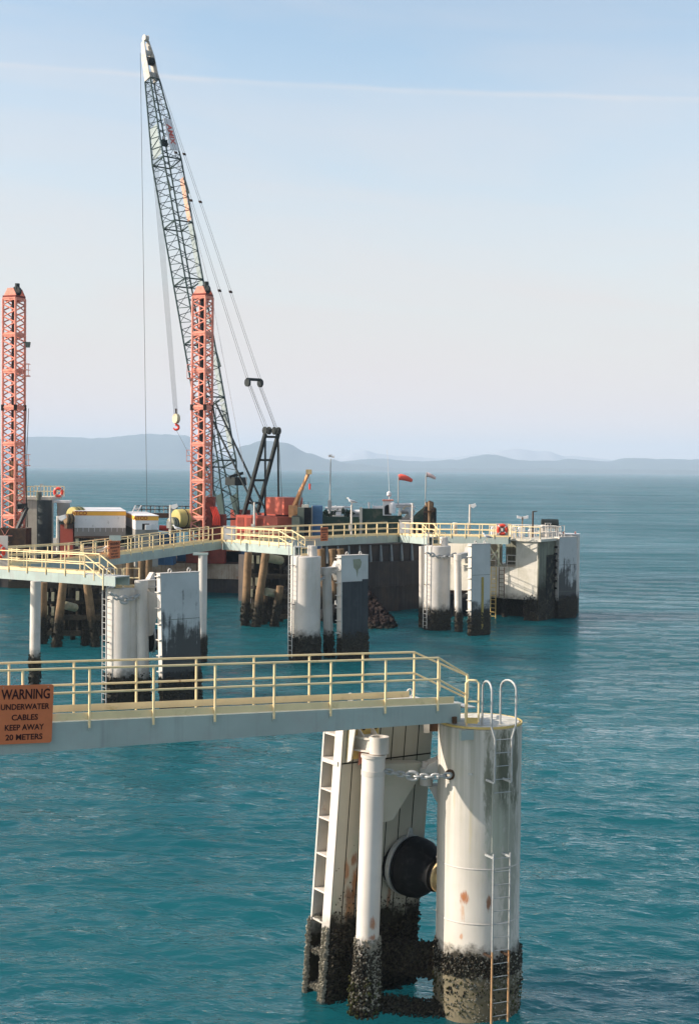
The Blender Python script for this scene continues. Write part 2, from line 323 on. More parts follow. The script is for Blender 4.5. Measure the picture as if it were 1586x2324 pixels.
# ------------------------------------------------------------------ sea
WAVE = 0.034
def build_sea():
    m = bpy.data.materials.new('sea_water'); m.use_nodes = True; nt = m.node_tree; nt.nodes.clear()
    geo = N(nt, 'ShaderNodeNewGeometry'); pos = geo.outputs['Position']
    df = N(nt, 'ShaderNodeBsdfPrincipled'); df.subsurface_method = 'BURLEY'; df.inputs['Subsurface Weight'].default_value = 1.0; df.inputs['Subsurface Radius'].default_value = (1, 1, 1); df.inputs['Subsurface Scale'].default_value = 14.0; df.inputs['Specular IOR Level'].default_value = 0.0; gl = N(nt, 'ShaderNodeBsdfGlossy'); fr = N(nt, 'ShaderNodeFresnel'); mx = N(nt, 'ShaderNodeMixShader')
    big = NOISE(nt, SCALEV(nt, pos, (0.012, 0.022, 1)), 1.0, 3)
    c = MIX(nt, MR(nt, big, 0.35, 0.65), (0.004, 0.064, 0.076), (0.007, 0.088, 0.100))
    L(nt, c, df.inputs['Base Color']); gl.inputs['Roughness'].default_value = 0.03; gl.inputs['Color'].default_value = (0.92, 0.97, 0.98, 1); fr.inputs['IOR'].default_value = 1.333
    rot = N(nt, 'ShaderNodeMapping'); rot.inputs['Rotation'].default_value = (0, 0, R(12)); L(nt, pos, rot.inputs[0])
    h1 = NOISE(nt, SCALEV(nt, rot.outputs[0], (0.16, 0.42, 1)), 1.0, 3, 0.5, 0.3)
    h2 = NOISE(nt, SCALEV(nt, rot.outputs[0], (0.55, 1.25, 1)), 1.0, 4, 0.6, 0.5)
    h3 = NOISE(nt, SCALEV(nt, rot.outputs[0], (2.2, 4.4, 1)), 1.0, 3, 0.6, 0.3)
    patch = MR(nt, NOISE(nt, SCALEV(nt, pos, (0.03, 0.06, 1)), 1.0, 3), 0.3, 0.7, 0.55, 1.2)
    h = M_(nt, 'ADD', M_(nt, 'MULTIPLY', h1, 0.42), M_(nt, 'ADD', M_(nt, 'MULTIPLY', h2, 0.34), M_(nt, 'MULTIPLY', h3, 0.15)))
    h0 = NOISE(nt, SCALEV(nt, rot.outputs[0], (0.035, 0.11, 1)), 1.0, 3, 0.5)
    h = M_(nt, 'ADD', M_(nt, 'MULTIPLY', h, patch), M_(nt, 'MULTIPLY', h0, 1.4))
    sy = N(nt, 'ShaderNodeSeparateXYZ'); L(nt, pos, sy.inputs[0])
    h = M_(nt, 'MULTIPLY', h, MR(nt, sy.outputs['Y'], 40, 200, 0.48, 1.4))
    bn = N(nt, 'ShaderNodeBump'); bn.inputs['Strength'].default_value = 1.0; bn.inputs['Distance'].default_value = 0.85
    L(nt, h, bn.inputs['Height']); L(nt, bn.outputs[0], gl.inputs['Normal']); L(nt, bn.outputs[0], fr.inputs['Normal'])
    ruf = M_(nt, 'MULTIPLY', MR(nt, NOISE(nt, SCALEV(nt, pos, (0.010, 0.055, 1)), 1.0, 4, 0.6), 0.3, 0.7, 0.62, 1.35), MR(nt, NOISE(nt, SCALEV(nt, pos, (0.09, 0.40, 1)), 1.0, 4, 0.65), 0.3, 0.7, 0.72, 1.28))
    fac = M_(nt, 'MULTIPLY', M_(nt, 'MULTIPLY', M_(nt, 'MINIMUM', fr.outputs[0], 0.48), 0.95), ruf)
    L(nt, fac, mx.inputs[0]); L(nt, df.outputs[0], mx.inputs[1]); L(nt, gl.outputs[0], mx.inputs[2])
    o = N(nt, 'ShaderNodeOutputMaterial'); L(nt, mx.outputs[0], o.inputs[0])
    import numpy as np
    rng = np.random.default_rng(5); NY, NX = 1000, 860; Y0, Y1 = 18.0, 420.0
    Y = 1 / np.linspace(1 / Y0, 1 / Y1, NY); U = np.linspace(-1, 1, NX)
    YY = np.repeat(Y[:, None], NX, 1); XX = U[None, :] * (0.36 * YY + 4)
    dy = YY ** 2 / 18466.0; Z = np.zeros_like(XX)
    for i in range(80):
        lam = 0.20 * (6.0 / 0.20) ** (rng.random() ** 1.2); th = R(78) + rng.normal() * 0.50; k = 2 * math.pi / lam
        sl = WAVE * (1.1 if lam < 1.8 else 0.72)
        att = np.clip((lam * max(.25, abs(math.sin(th))) / dy - 1.6) / 2.5, 0, 1)
        if att.max() <= 0: continue
        gust = 0.72 + 0.5 * np.sin(XX * 0.05 * rng.random() + YY * 0.09 * rng.random() + rng.random() * 6)
        p = (XX * math.cos(th) + YY * math.sin(th)) * k + rng.random() * 6.28 + 0.8 * np.sin(XX * k * 0.21 + rng.random() * 6) + 0.6 * np.sin(YY * k * 0.13 + rng.random() * 6)
        Z += att * gust * (sl / k) * np.sin(p)
    edge = np.minimum(1, (1 - np.abs(U)) / 0.06)[None, :] * np.minimum(1, (Y - Y0) / 3.0)[:, None] * np.minimum(1, (Y1 - Y) / 90.0)[:, None]
    Z *= edge
    co = np.stack([XX, YY, Z], -1).reshape(-1, 3); nv = len(co)
    idx = (np.arange(NY - 1)[:, None] * NX + np.arange(NX - 1)[None, :]).reshape(-1)
    F_ = np.stack([idx, idx + 1, idx + NX + 1, idx + NX], -1)
    xa, xb = 0.36 * Y0 + 4, 0.36 * Y1 + 4
    ext = np.array([(-6000, -400, 0), (6000, -400, 0), (6000, 11800, 0), (-6000, 11800, 0), (-xa, Y0, 0), (xa, Y0, 0), (xb, Y1, 0), (-xb, Y1, 0)], float)
    a = nv; F2 = np.array([(a, a + 1, a + 5, a + 4), (a + 1, a + 2, a + 6, a + 5), (a + 2, a + 3, a + 7, a + 6), (a + 3, a, a + 4, a + 7)])
    co = np.concatenate([co, ext]); F_ = np.concatenate([F_, F2])
    me = bpy.data.meshes.new('sea'); me.vertices.add(len(co)); me.vertices.foreach_set('co', co.astype(np.float32).ravel())
    me.loops.add(F_.size); me.loops.foreach_set('vertex_index', F_.astype(np.int32).ravel())
    me.polygons.add(len(F_)); me.polygons.foreach_set('loop_start', (np.arange(len(F_)) * 4).astype(np.int32)); me.polygons.foreach_set('use_smooth', np.ones(len(F_), bool))
    me.update(calc_edges=True); me.validate(); me.materials.append(m)
    s = bpy.data.objects.new('sea', me); COL.objects.link(s); s['kind'] = 'structure'
build_sea()
# ------------------------------------------------------------------ hills across the strait
def build_hills():
    mh = bpy.data.materials.new('forested_hills'); mh.use_nodes = True; nt = mh.node_tree
    b = nt.nodes['Principled BSDF']; geo = N(nt, 'ShaderNodeNewGeometry')
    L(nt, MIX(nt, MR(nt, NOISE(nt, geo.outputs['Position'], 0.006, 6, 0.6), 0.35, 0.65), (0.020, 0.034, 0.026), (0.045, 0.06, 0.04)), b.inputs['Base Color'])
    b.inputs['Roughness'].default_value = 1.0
    def ridge(name, prof, Y0, depth, nx=420, ny=14, mh=mh):
        mb = MB(); vs = []; fs = []
        for j in range(ny + 1):
            t = j / ny; Y = Y0 + depth * t
            env = math.sin(math.pi * min(1, t * 0.5 / 0.55)) if t < 0.55 else math.cos((t - 0.55) / 0.45 * math.pi / 2)
            env = max(0, math.sin(min(1, t / 0.55) * math.pi / 2)) if t <= 0.55 else env
            for i in range(nx + 1):
                px = -500 + 2600 * i / nx
                k = 0
                while k < len(prof) - 2 and px > prof[k + 1][0]: k += 1
                (x0, y0), (x1, y1) = prof[k], prof[k + 1]; u = max(0, min(1, (px - x0) / (x1 - x0))); u = u * u * (3 - 2 * u)
                top = P(px, y0 + (y1 - y0) * u, Y0 + depth * 0.55).z
                X = P(px, 1060, Y0 + depth * 0.3).x
                top += mnoise.fractal(V((px * 0.03, 3.1, 0)), 0.8, 2.1, 5) * 6.0
                z = max(3, top) * env + env * (1 - env) * 40 * mnoise.noise(V((px * 0.012, t * 3, 1)))
                vs.append((X, Y, z if 0 < j < ny else -1))
        for j in range(ny):
            for i in range(nx):
                a = j * (nx + 1) + i; fs.append((a, a + 1, a + nx + 2, a + nx + 1))
        mb.add(vs, fs); o = obj(name, mb, mh, smooth=True); o['kind'] = 'structure'
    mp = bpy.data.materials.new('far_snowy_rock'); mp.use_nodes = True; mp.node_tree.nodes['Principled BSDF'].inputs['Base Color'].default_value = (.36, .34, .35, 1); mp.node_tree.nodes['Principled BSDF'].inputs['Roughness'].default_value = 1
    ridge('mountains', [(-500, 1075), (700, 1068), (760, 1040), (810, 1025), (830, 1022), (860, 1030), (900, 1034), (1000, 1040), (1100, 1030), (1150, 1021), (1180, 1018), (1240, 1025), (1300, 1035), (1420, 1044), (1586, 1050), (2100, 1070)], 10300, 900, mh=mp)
    ridge('hills', [(-500, 1010), (-100, 1000), (60, 990), (200, 994), (330, 984), (400, 987), (480, 1030), (530, 1048), (700, 1052), (860, 1041), (960, 1047), (1040, 1043), (1120, 1031), (1200, 1044), (1250, 1047), (1310, 1042), (1400, 1047), (1450, 1040), (1586, 1043), (1800, 1036), (2100, 1050)], 8600, 1500)
    ridge('headland', [(-500, 1060), (440, 1055), (500, 1044), (545, 1012), (590, 999), (640, 1004), (700, 1028), (745, 1043), (800, 1052), (900, 1062), (2100, 1070)], 7600, 800)
build_hills()
# ------------------------------------------------------------------ railings and catwalks
def catwalk(label, A, B, width, gir_h, post_t, back=None, kick=True, group='catwalks', rails=(True, True), r=0.024, gA=None,
            railspan=(0.0, 1.0), post_h=1.07, bays=None, stubs=True, flip=1, cat='catwalk', gm='girder', name='catwalk', ym='yellow'):
    """A, B: world points on the camera-side top edge of the girder."""
    A, B = V(A), V(B); d = (B - A); l = d.length; d.normalize(); nb = V((-d.y, d.x, 0)).normalized()
    if nb.y < 0: nb = -nb
    t = thing(name, label, cat, (A + B) / 2 + nb * width / 2 - V((0, 0, gir_h)), group)
    z = V((0, 0, 1)); hA = gA or gir_h
    for k, o in ((0, V((0, 0, 0))), (1, nb * (width - 0.05))):
        g = MB(); g.add([A + o - z * hA, B + o - z * gir_h, B + o, A + o, A + o + nb * .05 - z * hA, B + o + nb * .05 - z * gir_h, B + o + nb * .05, A + o + nb * .05],
                        [(0, 1, 2, 3), (7, 6, 5, 4), (0, 4, 5, 1), (3, 2, 6, 7), (0, 3, 7, 4), (1, 5, 6, 2)])
        obj('girder', g, gm, t)
    dk = MB(); a0 = A + nb * 0.053; b0 = B + nb * 0.053; ww = width - 0.106
    dk.prism([a0 - z * 0.05, b0 - z * 0.05, b0 + z * 0.012, a0 + z * 0.012], nb * ww)
    obj('deck', dk, 'grating', t)
    s0, s1 = railspan
    for side in (0, 1):
        if not rails[side]: continue
        o = nb * (-0.02 if side == 0 else width + 0.02)
        a = A + d * (l * s0) + o; b = A + d * (l * s1) + o
        for nm, hh in (('top_rail', post_h), ('mid_rail', post_h * 0.54)):
            obj(nm, MB().tube([a + z * hh, b + z * hh], r, 6), ym, t, True)
        if kick:
            q = nb * (0.03 if side == 0 else -0.03)
            obj('kick_plate', MB().obox((a + b) / 2 + q + z * 0.09, (b - a) / 2, nb * 0.004, z * 0.075), ym, t)
        n = bays or max(1, round((b - a).length / post_t))
        step = (b - a) / n
        p0 = MB().tube([a - z * (0.12 if stubs else 0), a + z * (post_h - 0.005)], r * 1.12, 6)
        src = obj('post', p0, ym, t, True)
        for i in range(1, n + 1): inst(src, step * i, t)
    return t
def sloped_rails(parent, segs, r=0.024, m='yellow', posts=(), name='stair_rail'):
    for (p, q) in segs: obj(name, MB().tube([p, q], r, 6), m, parent, True)
    for (p, q) in posts: obj('post', MB().tube([p, q], r * 1.1, 6), m, parent, True)
# --- front catwalk
YA = 29.6
FA = P(-60, 1648, 28.2); FB = P(1045, 1597, 33.25)
fw = catwalk('long cream railed catwalk in the foreground with grey girder, running onto the big round column', FA, FB, 1.05, 0.43, 1.4, gA=0.62,
             kick=False, rails=(False, False), cat='catwalk')
fd = (FB - FA).normalized(); fn = V((-fd.y, fd.x, 0)).normalized(); fz = V((0, 0, 1))
def on_front(px):   # parameter along the walkway where it crosses picture column px (camera-side edge)
    lo, hi = 0.0, 1.0
    for _ in range(40):
        m = (lo + hi) / 2; q = CM.inverted() @ (FA + (FB - FA) * m - CAMP); x = 793 + F * q.x / -q.z
        if x < px: lo = m
        else: hi = m
    return FA + (FB - FA) * lo
pe = on_front(992); ps = FA
for side, o, pend in ((0, fn * -0.03, pe), (1, fn * 1.08, pe - fd * 0.02)):
    a = ps + o; b = pend + o
    for nm, hh in (('top_rail', 1.10), ('mid_rail', 0.60)):
        obj(nm, MB().tube([a + fz * hh, b + fz * hh], 0.024, 10), 'yellow', fw, True)
    q = fn * (0.035 if side == 0 else -0.035)
    kp_end = b + fd * (0.45 if side == 0 else -0.15)
    k = MB().obox((a + kp_end) / 2 + q + fz * 0.10, (kp_end - a) / 2, fn * 0.004, fz * 0.075); obj('kick_plate', k, 'yellow', fw)
    lp = (on_front(992) - on_front(873)).length
    src = None; i = 0
    base = b
    while True:
        p = base - fd * (lp * i)
        if (p - (ps + o)).dot(fd) < 0: break
        if src is None:
            src = obj('post', MB().tube([p - fz * 0.14, p + fz * 1.10], 0.026, 10), 'yellow', fw, True)
            first = p
        else: inst(src, p - first, fw)
        # bolted bracket below each camera-side post
        i += 1
    if side == 0:
        brk = obj('post_bracket', MB().obox(first - fz * 0.10 + fn * 0.02, fd * 0.035, fn * 0.02, fz * 0.09), 'girder', fw)
        for j in range(1, i): inst(brk, -fd * (lp * j), fw)
    # sloping hand rails down to the column top
    e1 = b + fd * 0.78 - fz * 0.42
    if side == 0:
        sloped_rails(fw, [(b + fz * 1.10, e1 + fz * 1.10), (b + fz * 0.60, e1 + fz * 0.62)], posts=[(e1 - fz * 0.12, e1 + fz * 1.12)])
        ea = e1
    else:
        e2 = b + fd * 0.70 - fz * 0.36; e3 = b + fd * 1.5 - fz * 0.62
        sloped_rails(fw, [(b + fz * 1.10, e3 + fz * 1.10), (b + fz * 0.60, e3 + fz * 0.55)], posts=[(e2 + fz * 0.5, e2 + fz * 1.13), (e3 + fz * 0.55, e3 + fz * 1.10)])
obj('stair_tread', MB().obox(pe + fd * 0.95 + fn * 0.5 - fz * 0.12, fd * 0.15, fn * 0.42, fz * 0.015), 'grating', fw)
obj('end_bracket', MB().tube([P(1031, 1627, 33.12), P(1031, 1642, 33.12)], 0.06, 8), 'rustblack', fw, True)
# yellow gate frame at the end
gp = P(1056, 1640, 33.2); gq = gp + V((0.30, -0.02, 0))
gate = [gp + fz * 0.0, gp + fz * 0.93, gp + fz * 1.0 + V((0.06, 0, 0)), gq + fz * 1.0 - V((0.06, 0, 0)), gq + fz * 0.93, gq + fz * 0.02]
gt = obj('end_gate', MB().tube(gate, 0.026, 8), 'yellow', fw, True)
obj('gate_rail', MB().tube([gp + fz * 0.5, gq + fz * 0.5], 0.02, 6), 'yellow', gt, True)
obj('gate_kick_plate', MB().obox((gp + gq) / 2 + fz * 0.05 + V((0, 0.0, 0)), V((0.13, -0.01, 0)), V((0, 0.01, 0)), fz * 0.07), 'yellow_old', gt)
# warning signs --------------------------------------------------------
def warning_sign(label, TLp, TRp, h, lines, sizes, cols=('signface', 'signink'), bump_top=None):
    TL, TR = V(TLp), V(TRp); r = (TR - TL); wd = r.length; r.normalize(); u = V((0, 0, 1)); u = (u - r * u.dot(r)).normalized(); n = r.cross(u)
    s = thing('warning_sign', label, 'warning sign', TL + r * wd / 2 - u * h, 'orange warning signs hung on the catwalk rails')
    c = TL + r * wd / 2 - u * h / 2; rc = min(0.05, wd * 0.06); poly = []
    for (sx_, sy_, a0) in ((1, 1, 0), (-1, 1, 90), (-1, -1, 180), (1, -1, 270)):
        for k in range(4):
            a = R(a0 + k * 30); poly.append(c + r * (sx_ * (wd / 2 - rc) + math.cos(a) * rc) + u * (sy_ * (h / 2 - rc) + math.sin(a) * rc))
    obj('sign_plate', MB().prism(poly, -n * 0.006), cols[0], s)
    for sx_ in (-0.4, 0.4):
        obj('fixing_bolt', MB().lathe(c + r * wd * sx_ + u * h * 0.46, [(0, 0.012), (0.012, 0.010)], 8, n), 'galv', s)
    yy = [0.335, 0.125, -0.055, -0.225, -0.39]
    for (tx, sz, y, wf) in zip(lines, sizes, yy, (0.87, 0.87, 0.47, 0.70, 0.66)):
        o = text(tx, sz * h, c + u * y * h + n * 0.004, r, u, cols[1], s, depth=0.003, bold=sz * h * 0.022)
        xs = [(v.co + origin(s) - c).dot(r) for v in o.data.vertices]; k = wf * wd / (max(xs) - min(xs)); mid = (max(xs) + min(xs)) / 2
        for v in o.data.vertices:
            x = (v.co + origin(s) - c).dot(r); v.co += r * ((x - mid) * k + (-0.0 if tx != 'CABLES' else 0.0) - x)
    return s
WL = ['WARNING', 'UNDERWATER', 'CABLES', 'KEEP AWAY', '20 METERS']; WS = [0.235, 0.135, 0.135, 0.135, 0.135]
sa = on_front(0.5) - fn * 0.09 - fd * 0.05; sb = on_front(123) - fn * 0.09; sa = P(-4, 1556, sa.y); sb = P(123, 1553, sb.y)
warning_sign('large orange warning sign at the left edge hung on the foreground catwalk railing', sa, sb, 1.19, WL, WS)
# ------------------------------------------------------------------ chains
def link_mesh(c, d, up, lw, ll, r):
    d = V(d).normalized(); up = V(up); up = (up - d * up.dot(d)).normalized()
    pts = []
    for k in range(12):
        a = 2 * math.pi * k / 12; ca, sa_ = math.cos(a), math.sin(a)
        pts.append(V(c) + d * (ca * lw + (ll - lw) * (1 if ca > 0 else -1) * min(1, abs(ca) * 3)) + up * sa_ * lw)
    return pts
def chain(label, a, b, sag, n, lw, ll, r, big=None, sides=6, group='mooring chains between columns and guide piles'):
    a, b = V(a), V(b)
    t = thing('chain', label, 'chain', (a + b) / 2 - V((0, 0, sag)), group)
    n = max(4, int((b - a).length * (1 + sag * .3) / (1.45 * ll)))
    f = lambda u: a.lerp(b, u) - V((0, 0, 1)) * sag * 4 * u * (1 - u)
    for i in range(n):
        u = (i + .5) / n; p = f(u); d = f(min(1, u + .01)) - f(max(0, u - .01))
        up = V((0, 0, 1)) if i % 2 else d.cross(V((0, 0, 1)))
        k = 1.0
        if big and abs(u - big[0]) < big[1]: k = 1.7
        obj('chain_link', MB().tube(link_mesh(p, d, up, lw * k, ll * (0.5 + 0.5 * k), r * k), r * k, sides, closed=True), 'galv', t, True)
    return t
# ------------------------------------------------------------------ FRONT BERTH DOLPHIN
CX, CY, CR = 3.19, 34.05, 1.0
CZT = 6.96
cpx = G(1087, 2300, 0)
rs = (0.30, 0.30, 0.5)
def on_col(px, y, cx=CX, cy=CY, rad=CR):    # point of the column surface seen at pixel
    d = CM @ V(((px - 793) / F, -(y - 1162) / F, -1.0)); d2 = V((d.x, d.y)); o = V((-cx, -cy))
    A_ = d2.dot(d2); B_ = 2 * o.dot(d2); C_ = o.dot(o) - rad * rad; q = B_ * B_ - 4 * A_ * C_
    if q < 0: q = 0
    return CAMP + d * ((-B_ - math.sqrt(q)) / (2 * A_))
rust = (0.36, 0.12, 0.035)
M['col_front'] = mat('front_column_concrete_paint', (0.58, 0.53, 0.46), 0.7, dirt=(0.52, 0.47, 0.36), damt=0.2, dscale=0.9, streak=0.22, streakcol=(0.46, 0.42, 0.32),
    algae=(1.75, 0.25), bump=0.006, bscale=6,
    drip=(CZT + 0.2, 5.2, 0.55, (0.17, 0.17, 0.11)),
    spots=[(tuple(on_col(1132, 1800)), (0.36, .7, 2.2), (0.20, 0.21, 0.145), 0.6), (tuple(on_col(1155, 1950)), (0.30, 1.0, 3.2), (0.30, 0.30, 0.235), 0.8), (tuple(on_col(1053, 2038)), (0.11, 0.3, 0.24), rust, 0.95), (tuple(on_col(1050, 2068)), (0.06, 0.3, 0.35), (0.50, 0.27, 0.14), 0.6),  # full-height right-hand spot: grime that also paints in the flank's shade
           (tuple(on_col(1109, 2048)), (0.09, 0.3, 0.22), (0.22, 0.08, 0.03), 0.9), (tuple(on_col(1046, 2126)), (0.06, .3, .09), (0.45, 0.2, 0.09), 0.7),
           (tuple(on_col(1107, 1780)), (0.13, .5, 1.5), (0.12, 0.125, 0.08), 0.75), (tuple(on_col(1142, 1740)), (0.22, .5, 1.3), (0.075, 0.08, 0.05), 0.85), (tuple(on_col(1168, 1740)), (0.13, .6, 1.3), (0.08, 0.08, 0.05), 0.8), (tuple(on_col(1125, 1920)), (0.35, .5, 1.2), (0.42, 0.42, 0.33), 0.8),
           (tuple(on_col(1030, 1820)), (0.03, .3, 0.4), (0.50, 0.42, 0.28), 0.6), (tuple(on_col(1067, 1880)), (0.06, .3, 0.7), (0.55, 0.47, 0.33), 0.6)])
t = thing('mooring_column', 'big round white concrete column in the right foreground with hooped ladder and tide band', 'column', (CX, CY, 0), 'white mooring columns of the berths')
prof = [(-2.5, CR + 0.01)] + [(z, CR + 0.01 * mnoise.noise(V((z, 2, 0)))) for z in [i * 0.5 for i in range(0, 14)]] + [(CZT - 0.05, CR), (CZT, CR - 0.05)]
obj('shaft', MB().lathe((CX, CY, 0), prof, 64), 'col_front', t, True)
M['captop'] = mat('white_speckled_column_top', (0.62, 0.58, 0.50), 0.85, damt=0.5, dscale=5, dirt=(0.18, 0.18, 0.10))
obj('cap', MB().lathe((CX, CY, CZT), [(0.002, CR - 0.06), (0.03, CR - 0.07)], 48), 'captop', t)
obj('steel_rim', MB().lathe((CX, CY, CZT - 0.02), [(0, CR + 0.006), (0.05, CR + 0.006), (0.05, CR - 0.02), (0.0, CR - 0.02), (0, CR + 0.006)], 64, cap=False), 'yellow_old', t)
obj('weld_seam', MB().lathe((CX, CY, 3.62), [(0, CR + 0.004), (0.02, CR + 0.010), (0.04, CR + 0.004)], 64, cap=False), 'white', t)
obj('weld_seam', MB().lathe((CX, CY, 2.32), [(0, CR + 0.004), (0.02, CR + 0.010), (0.04, CR + 0.004)], 64, cap=False), 'white', t)
g = MB(); growth_cyl(g, (CX, CY), CR, 1.05, 1.72, 2600, 0.02, 0.055, 0.3); growth_cyl(g, (CX, CY), CR, 0.55, 1.15, 500, 0.02, 0.05, 0.5)
obj('marine_growth', g, 'growth', t)['kind'] = 'stuff'
g = MB(); growth_cyl(g, (CX, CY), CR, 0.8, 1.72, 1500, 0.012, 0.04, 0.25); growth_cyl(g, (CX, CY), CR, -0.3, 0.75, 900, 0.015, 0.035, 0.2)
obj('barnacle_crust', g, 'barnacle', t)['kind'] = 'stuff'
M['weed'] = mat('brown_green_weed', (0.06, 0.065, 0.02), 0.8, var=0.5, dscale=12, damt=0.4, dirt=(0.10, 0.07, 0.03))
g = MB(); growth_cyl(g, (CX, CY), CR + 0.01, 0.0, 1.3, 700, 0.015, 0.045, 0.5)
obj('weed', g, 'weed', t)['kind'] = 'stuff'
M['lowband'] = mat('brown_tidal_film', (0.15, 0.125, 0.08), 0.85, damt=0.5, dscale=2.5, dirt=(0.09, 0.085, 0.05), bump=0.02, bscale=12)
obj('tidal_film', MB().lathe((CX, CY, 0), [(-1, CR + 0.016), (0.6, CR + 0.014), (1.05, CR + 0.012), (1.2, CR + 0.004)], 64, cap=False), 'lowband', t, True)
# ladder on the column
M['ladder_shade'] = mat('shade_toned_ladder_bar', (0.36, 0.36, 0.30), 0.7)  # wall-grey tone puts the catwalk's shade into the ladder bars
M['rustyel'] = mat('rusty_ladder_steel', (0.40, 0.24, 0.12), 0.7, damt=0.5, dscale=6, dirt=(0.25, 0.09, 0.03), rust=0.4)
la = on_col(1108, 1900); lb = on_col(1150, 1905)
cdir = (((la + lb) / 2) - V((CX, CY, 0))); cdir.z = 0; cdir.normalize()
tang = V((-cdir.y, cdir.x, 0)); tang = tang if tang.x > 0 else -tang
lc = V((CX, CY, 0)) + cdir * (CR + 0.17)
s1 = lc - tang * 0.215; s2 = lc + tang * 0.225
lad = obj('ladder', MB().tube([s1 - fz * 0.6, s1 + fz * 4.05], 0.022, 8).tube([s2 - fz * 0.6, s2 + fz * 4.05], 0.022, 8), 'galv', t, True)
rg = obj('rung', MB().tube([s1 - fz * 0.4, s2 - fz * 0.4], 0.011, 6), 'galv', lad, True)
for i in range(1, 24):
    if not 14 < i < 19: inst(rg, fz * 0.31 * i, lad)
obj('ladder_mid', MB().tube([s1 + fz * 4.07 - cdir * .08, s1 + fz * 5.7 - cdir * .08], 0.010, 6).tube([s2 + fz * 4.07 - cdir * .08, s2 + fz * 5.7 - cdir * .08], 0.010, 6), 'ladder_shade', t)  # thin dull stretch standing for the ladder in shade
for q_ in (s1, s2): obj('rusted_sleeve', MB().tube([q_ - fz * .3, q_ + fz * .6, q_ + fz * 1.75], [.03, .027, .024], 8), 'rustyel', lad, True)
for sP in (s1, s2):     # hooped grab rails over the column top
    sg = -1 if sP is s1 else 1
    o1 = sP + tang * (0.045 * sg * -1)
    out = sP - cdir * 0.0
    inn = sP - cdir * 0.50 - tang * 0.06
    H = [sP + fz * 5.72, sP + fz * 6.05, sP + fz * 6.75, sP + tang * sg * 0.10 + fz * 7.05]
    wv = sP + tang * sg * 0.10
    H += [wv + fz * 7.85]
    q = inn + tang * sg * 0.02
    for k in range(1, 8):
        a = math.pi * k / 8; H.append(wv.lerp(q, 0.5 - 0.5 * math.cos(a)) + fz * (7.85 + 0.22 * math.sin(a)))
    H += [q + fz * 7.85, q + fz * (CZT - 0.02)]
    obj('grab_hoop', MB().tube(H, 0.026, 8), 'galv', lad, True)
    for zz in (5.72, 3.96, 1.62):
        obj('ladder_bracket', MB().beam(sP + fz * zz, sP - cdir * 0.19 - tang * 0.14 * 0 + tang * (-0.12) + fz * (zz + 0.05), 0.045, 0.05), 'rustblack' if zz < 2 else 'galv', lad)
obj('junction_box', MB().obox(on_col(1066, 1667), tang * 0.26 + V((0, 0.02, 0)), cdir * 0.06, fz * 0.115), 'girder', t)
# hooked bracket on the left flank and a stop pin
lp = V((CX - CR, CY + 0.05, 0))
hk = obj('side_bracket', MB().prism([lp + V((0.12, 0, 6.12)), lp + V((-0.02, 0, 5.98)), lp + V((-0.22, 0, 5.90)), lp + V((-0.32, 0, 5.72)), lp + V((-0.05, 0, 5.62)), lp + V((0.12, 0, 5.58))], V((0, 0.5, 0))), 'white', t)
obj('pin_eye', MB().lathe(lp + V((-0.24, 0.25, 5.72)), [(0, 0.13), (0.18, 0.13), (0.18, 0.08), (0.02, 0.08)], 20, cap=False), 'white', hk, True)
obj('lower_bracket', MB().prism([lp + V((0.15, 0.2, 5.35)), lp + V((-0.2, 0.2, 5.3)), lp + V((-0.02, 0.2, 4.95)), lp + V((0.15, 0.2, 4.9))], V((0, 0.3, 0))), 'white', t)
ce = on_col(1022, 1757)
obj('chain_eye', MB().tube([ce + V((-.02, -.06, 0)) + V((math.cos(a) * 0.10, 0, math.sin(a) * 0.10)) for a in [i * math.pi / 6 for i in range(12)]], 0.03, 6, closed=True), 'rustblack', t, True)
obj('chain_plate', MB().beam(ce + V((0.02, -0.01, 0.02)), on_col(1072, 1757), 0.05, 0.05), 'galv', t)
# white bearing block under the walkway, left of the column
bb = P(972, 1650, 34.6)
obj('bearing_beam', MB().box(bb.x + 0.02, CX - 0.6, bb.y - 0.12, bb.y + 0.3, 6.62, 6.87), 'rustblack', t)
obj('bearing_end', MB().box(bb.x - 0.12, bb.x + 0.018, bb.y - 0.13, bb.y + 0.31, 6.58, 6.88), 'white', t)
# ---- docking panel
d2 = V((0.84, 0.543, 0)); n2 = V((0.543, -0.84, 0))
bl = G(738, 2277, 0); tl = bl + n2 * 0.62 + d2 * 0.10; H_p = 7.22
def PP(u, v, z): # u metres along face, v metres behind the face, z height
    k = z / H_p; o = bl.lerp(tl, k); return V((o.x, o.y, z)) + d2 * u - n2 * v
PW, PT = 2.62, 0.88
spots_p = [(tuple(PP(0.55, 0, 3.5)), (.12, .12, .22), (0.22, .08, .03), .8), (tuple(PP(0.35, 0, 3.25)), (.10, .1, .35), (0.3, .13, .05), .8), (tuple(PP(0.62, 0, 2.9)), (.12, .12, .6), (0.3, .12, .04), .9),
           (tuple(PP(0.5, 0, 2.5)), (.2, .2, .45), (0.2, .08, .03), .8), (tuple(PP(0.55, 0, 2.1)), (.22, .22, .5), (0.38, .2, .09), .7), (tuple(PP(1.65, 0, 2.35)), (.07, .07, .5), (0.26, .1, .04), .8), (tuple(PP(0.75, 0, 5.0)), (.05, .05, 1.6), (0.33, .2, .09), .8)]
M['panel_face'] = mat('grey_beige_panel_paint', (0.42, 0.39, 0.31), 0.6, damt=0.2, dscale=1.2, dirt=(0.28, 0.33, 0.24), streak=0.15, streakcol=(0.36, 0.30, 0.2), algae=(2.25, 0.25), spots=spots_p)
fp = thing('docking_panel', 'tall steel docking panel in the foreground with seamed back face and open flange edge', 'docking panel', (PP(PW / 2, PT / 2, 0)), 'docking panels of the berths')
fp.location.z = 0
mbp = MB(); nz_ = 12
th = 0.10
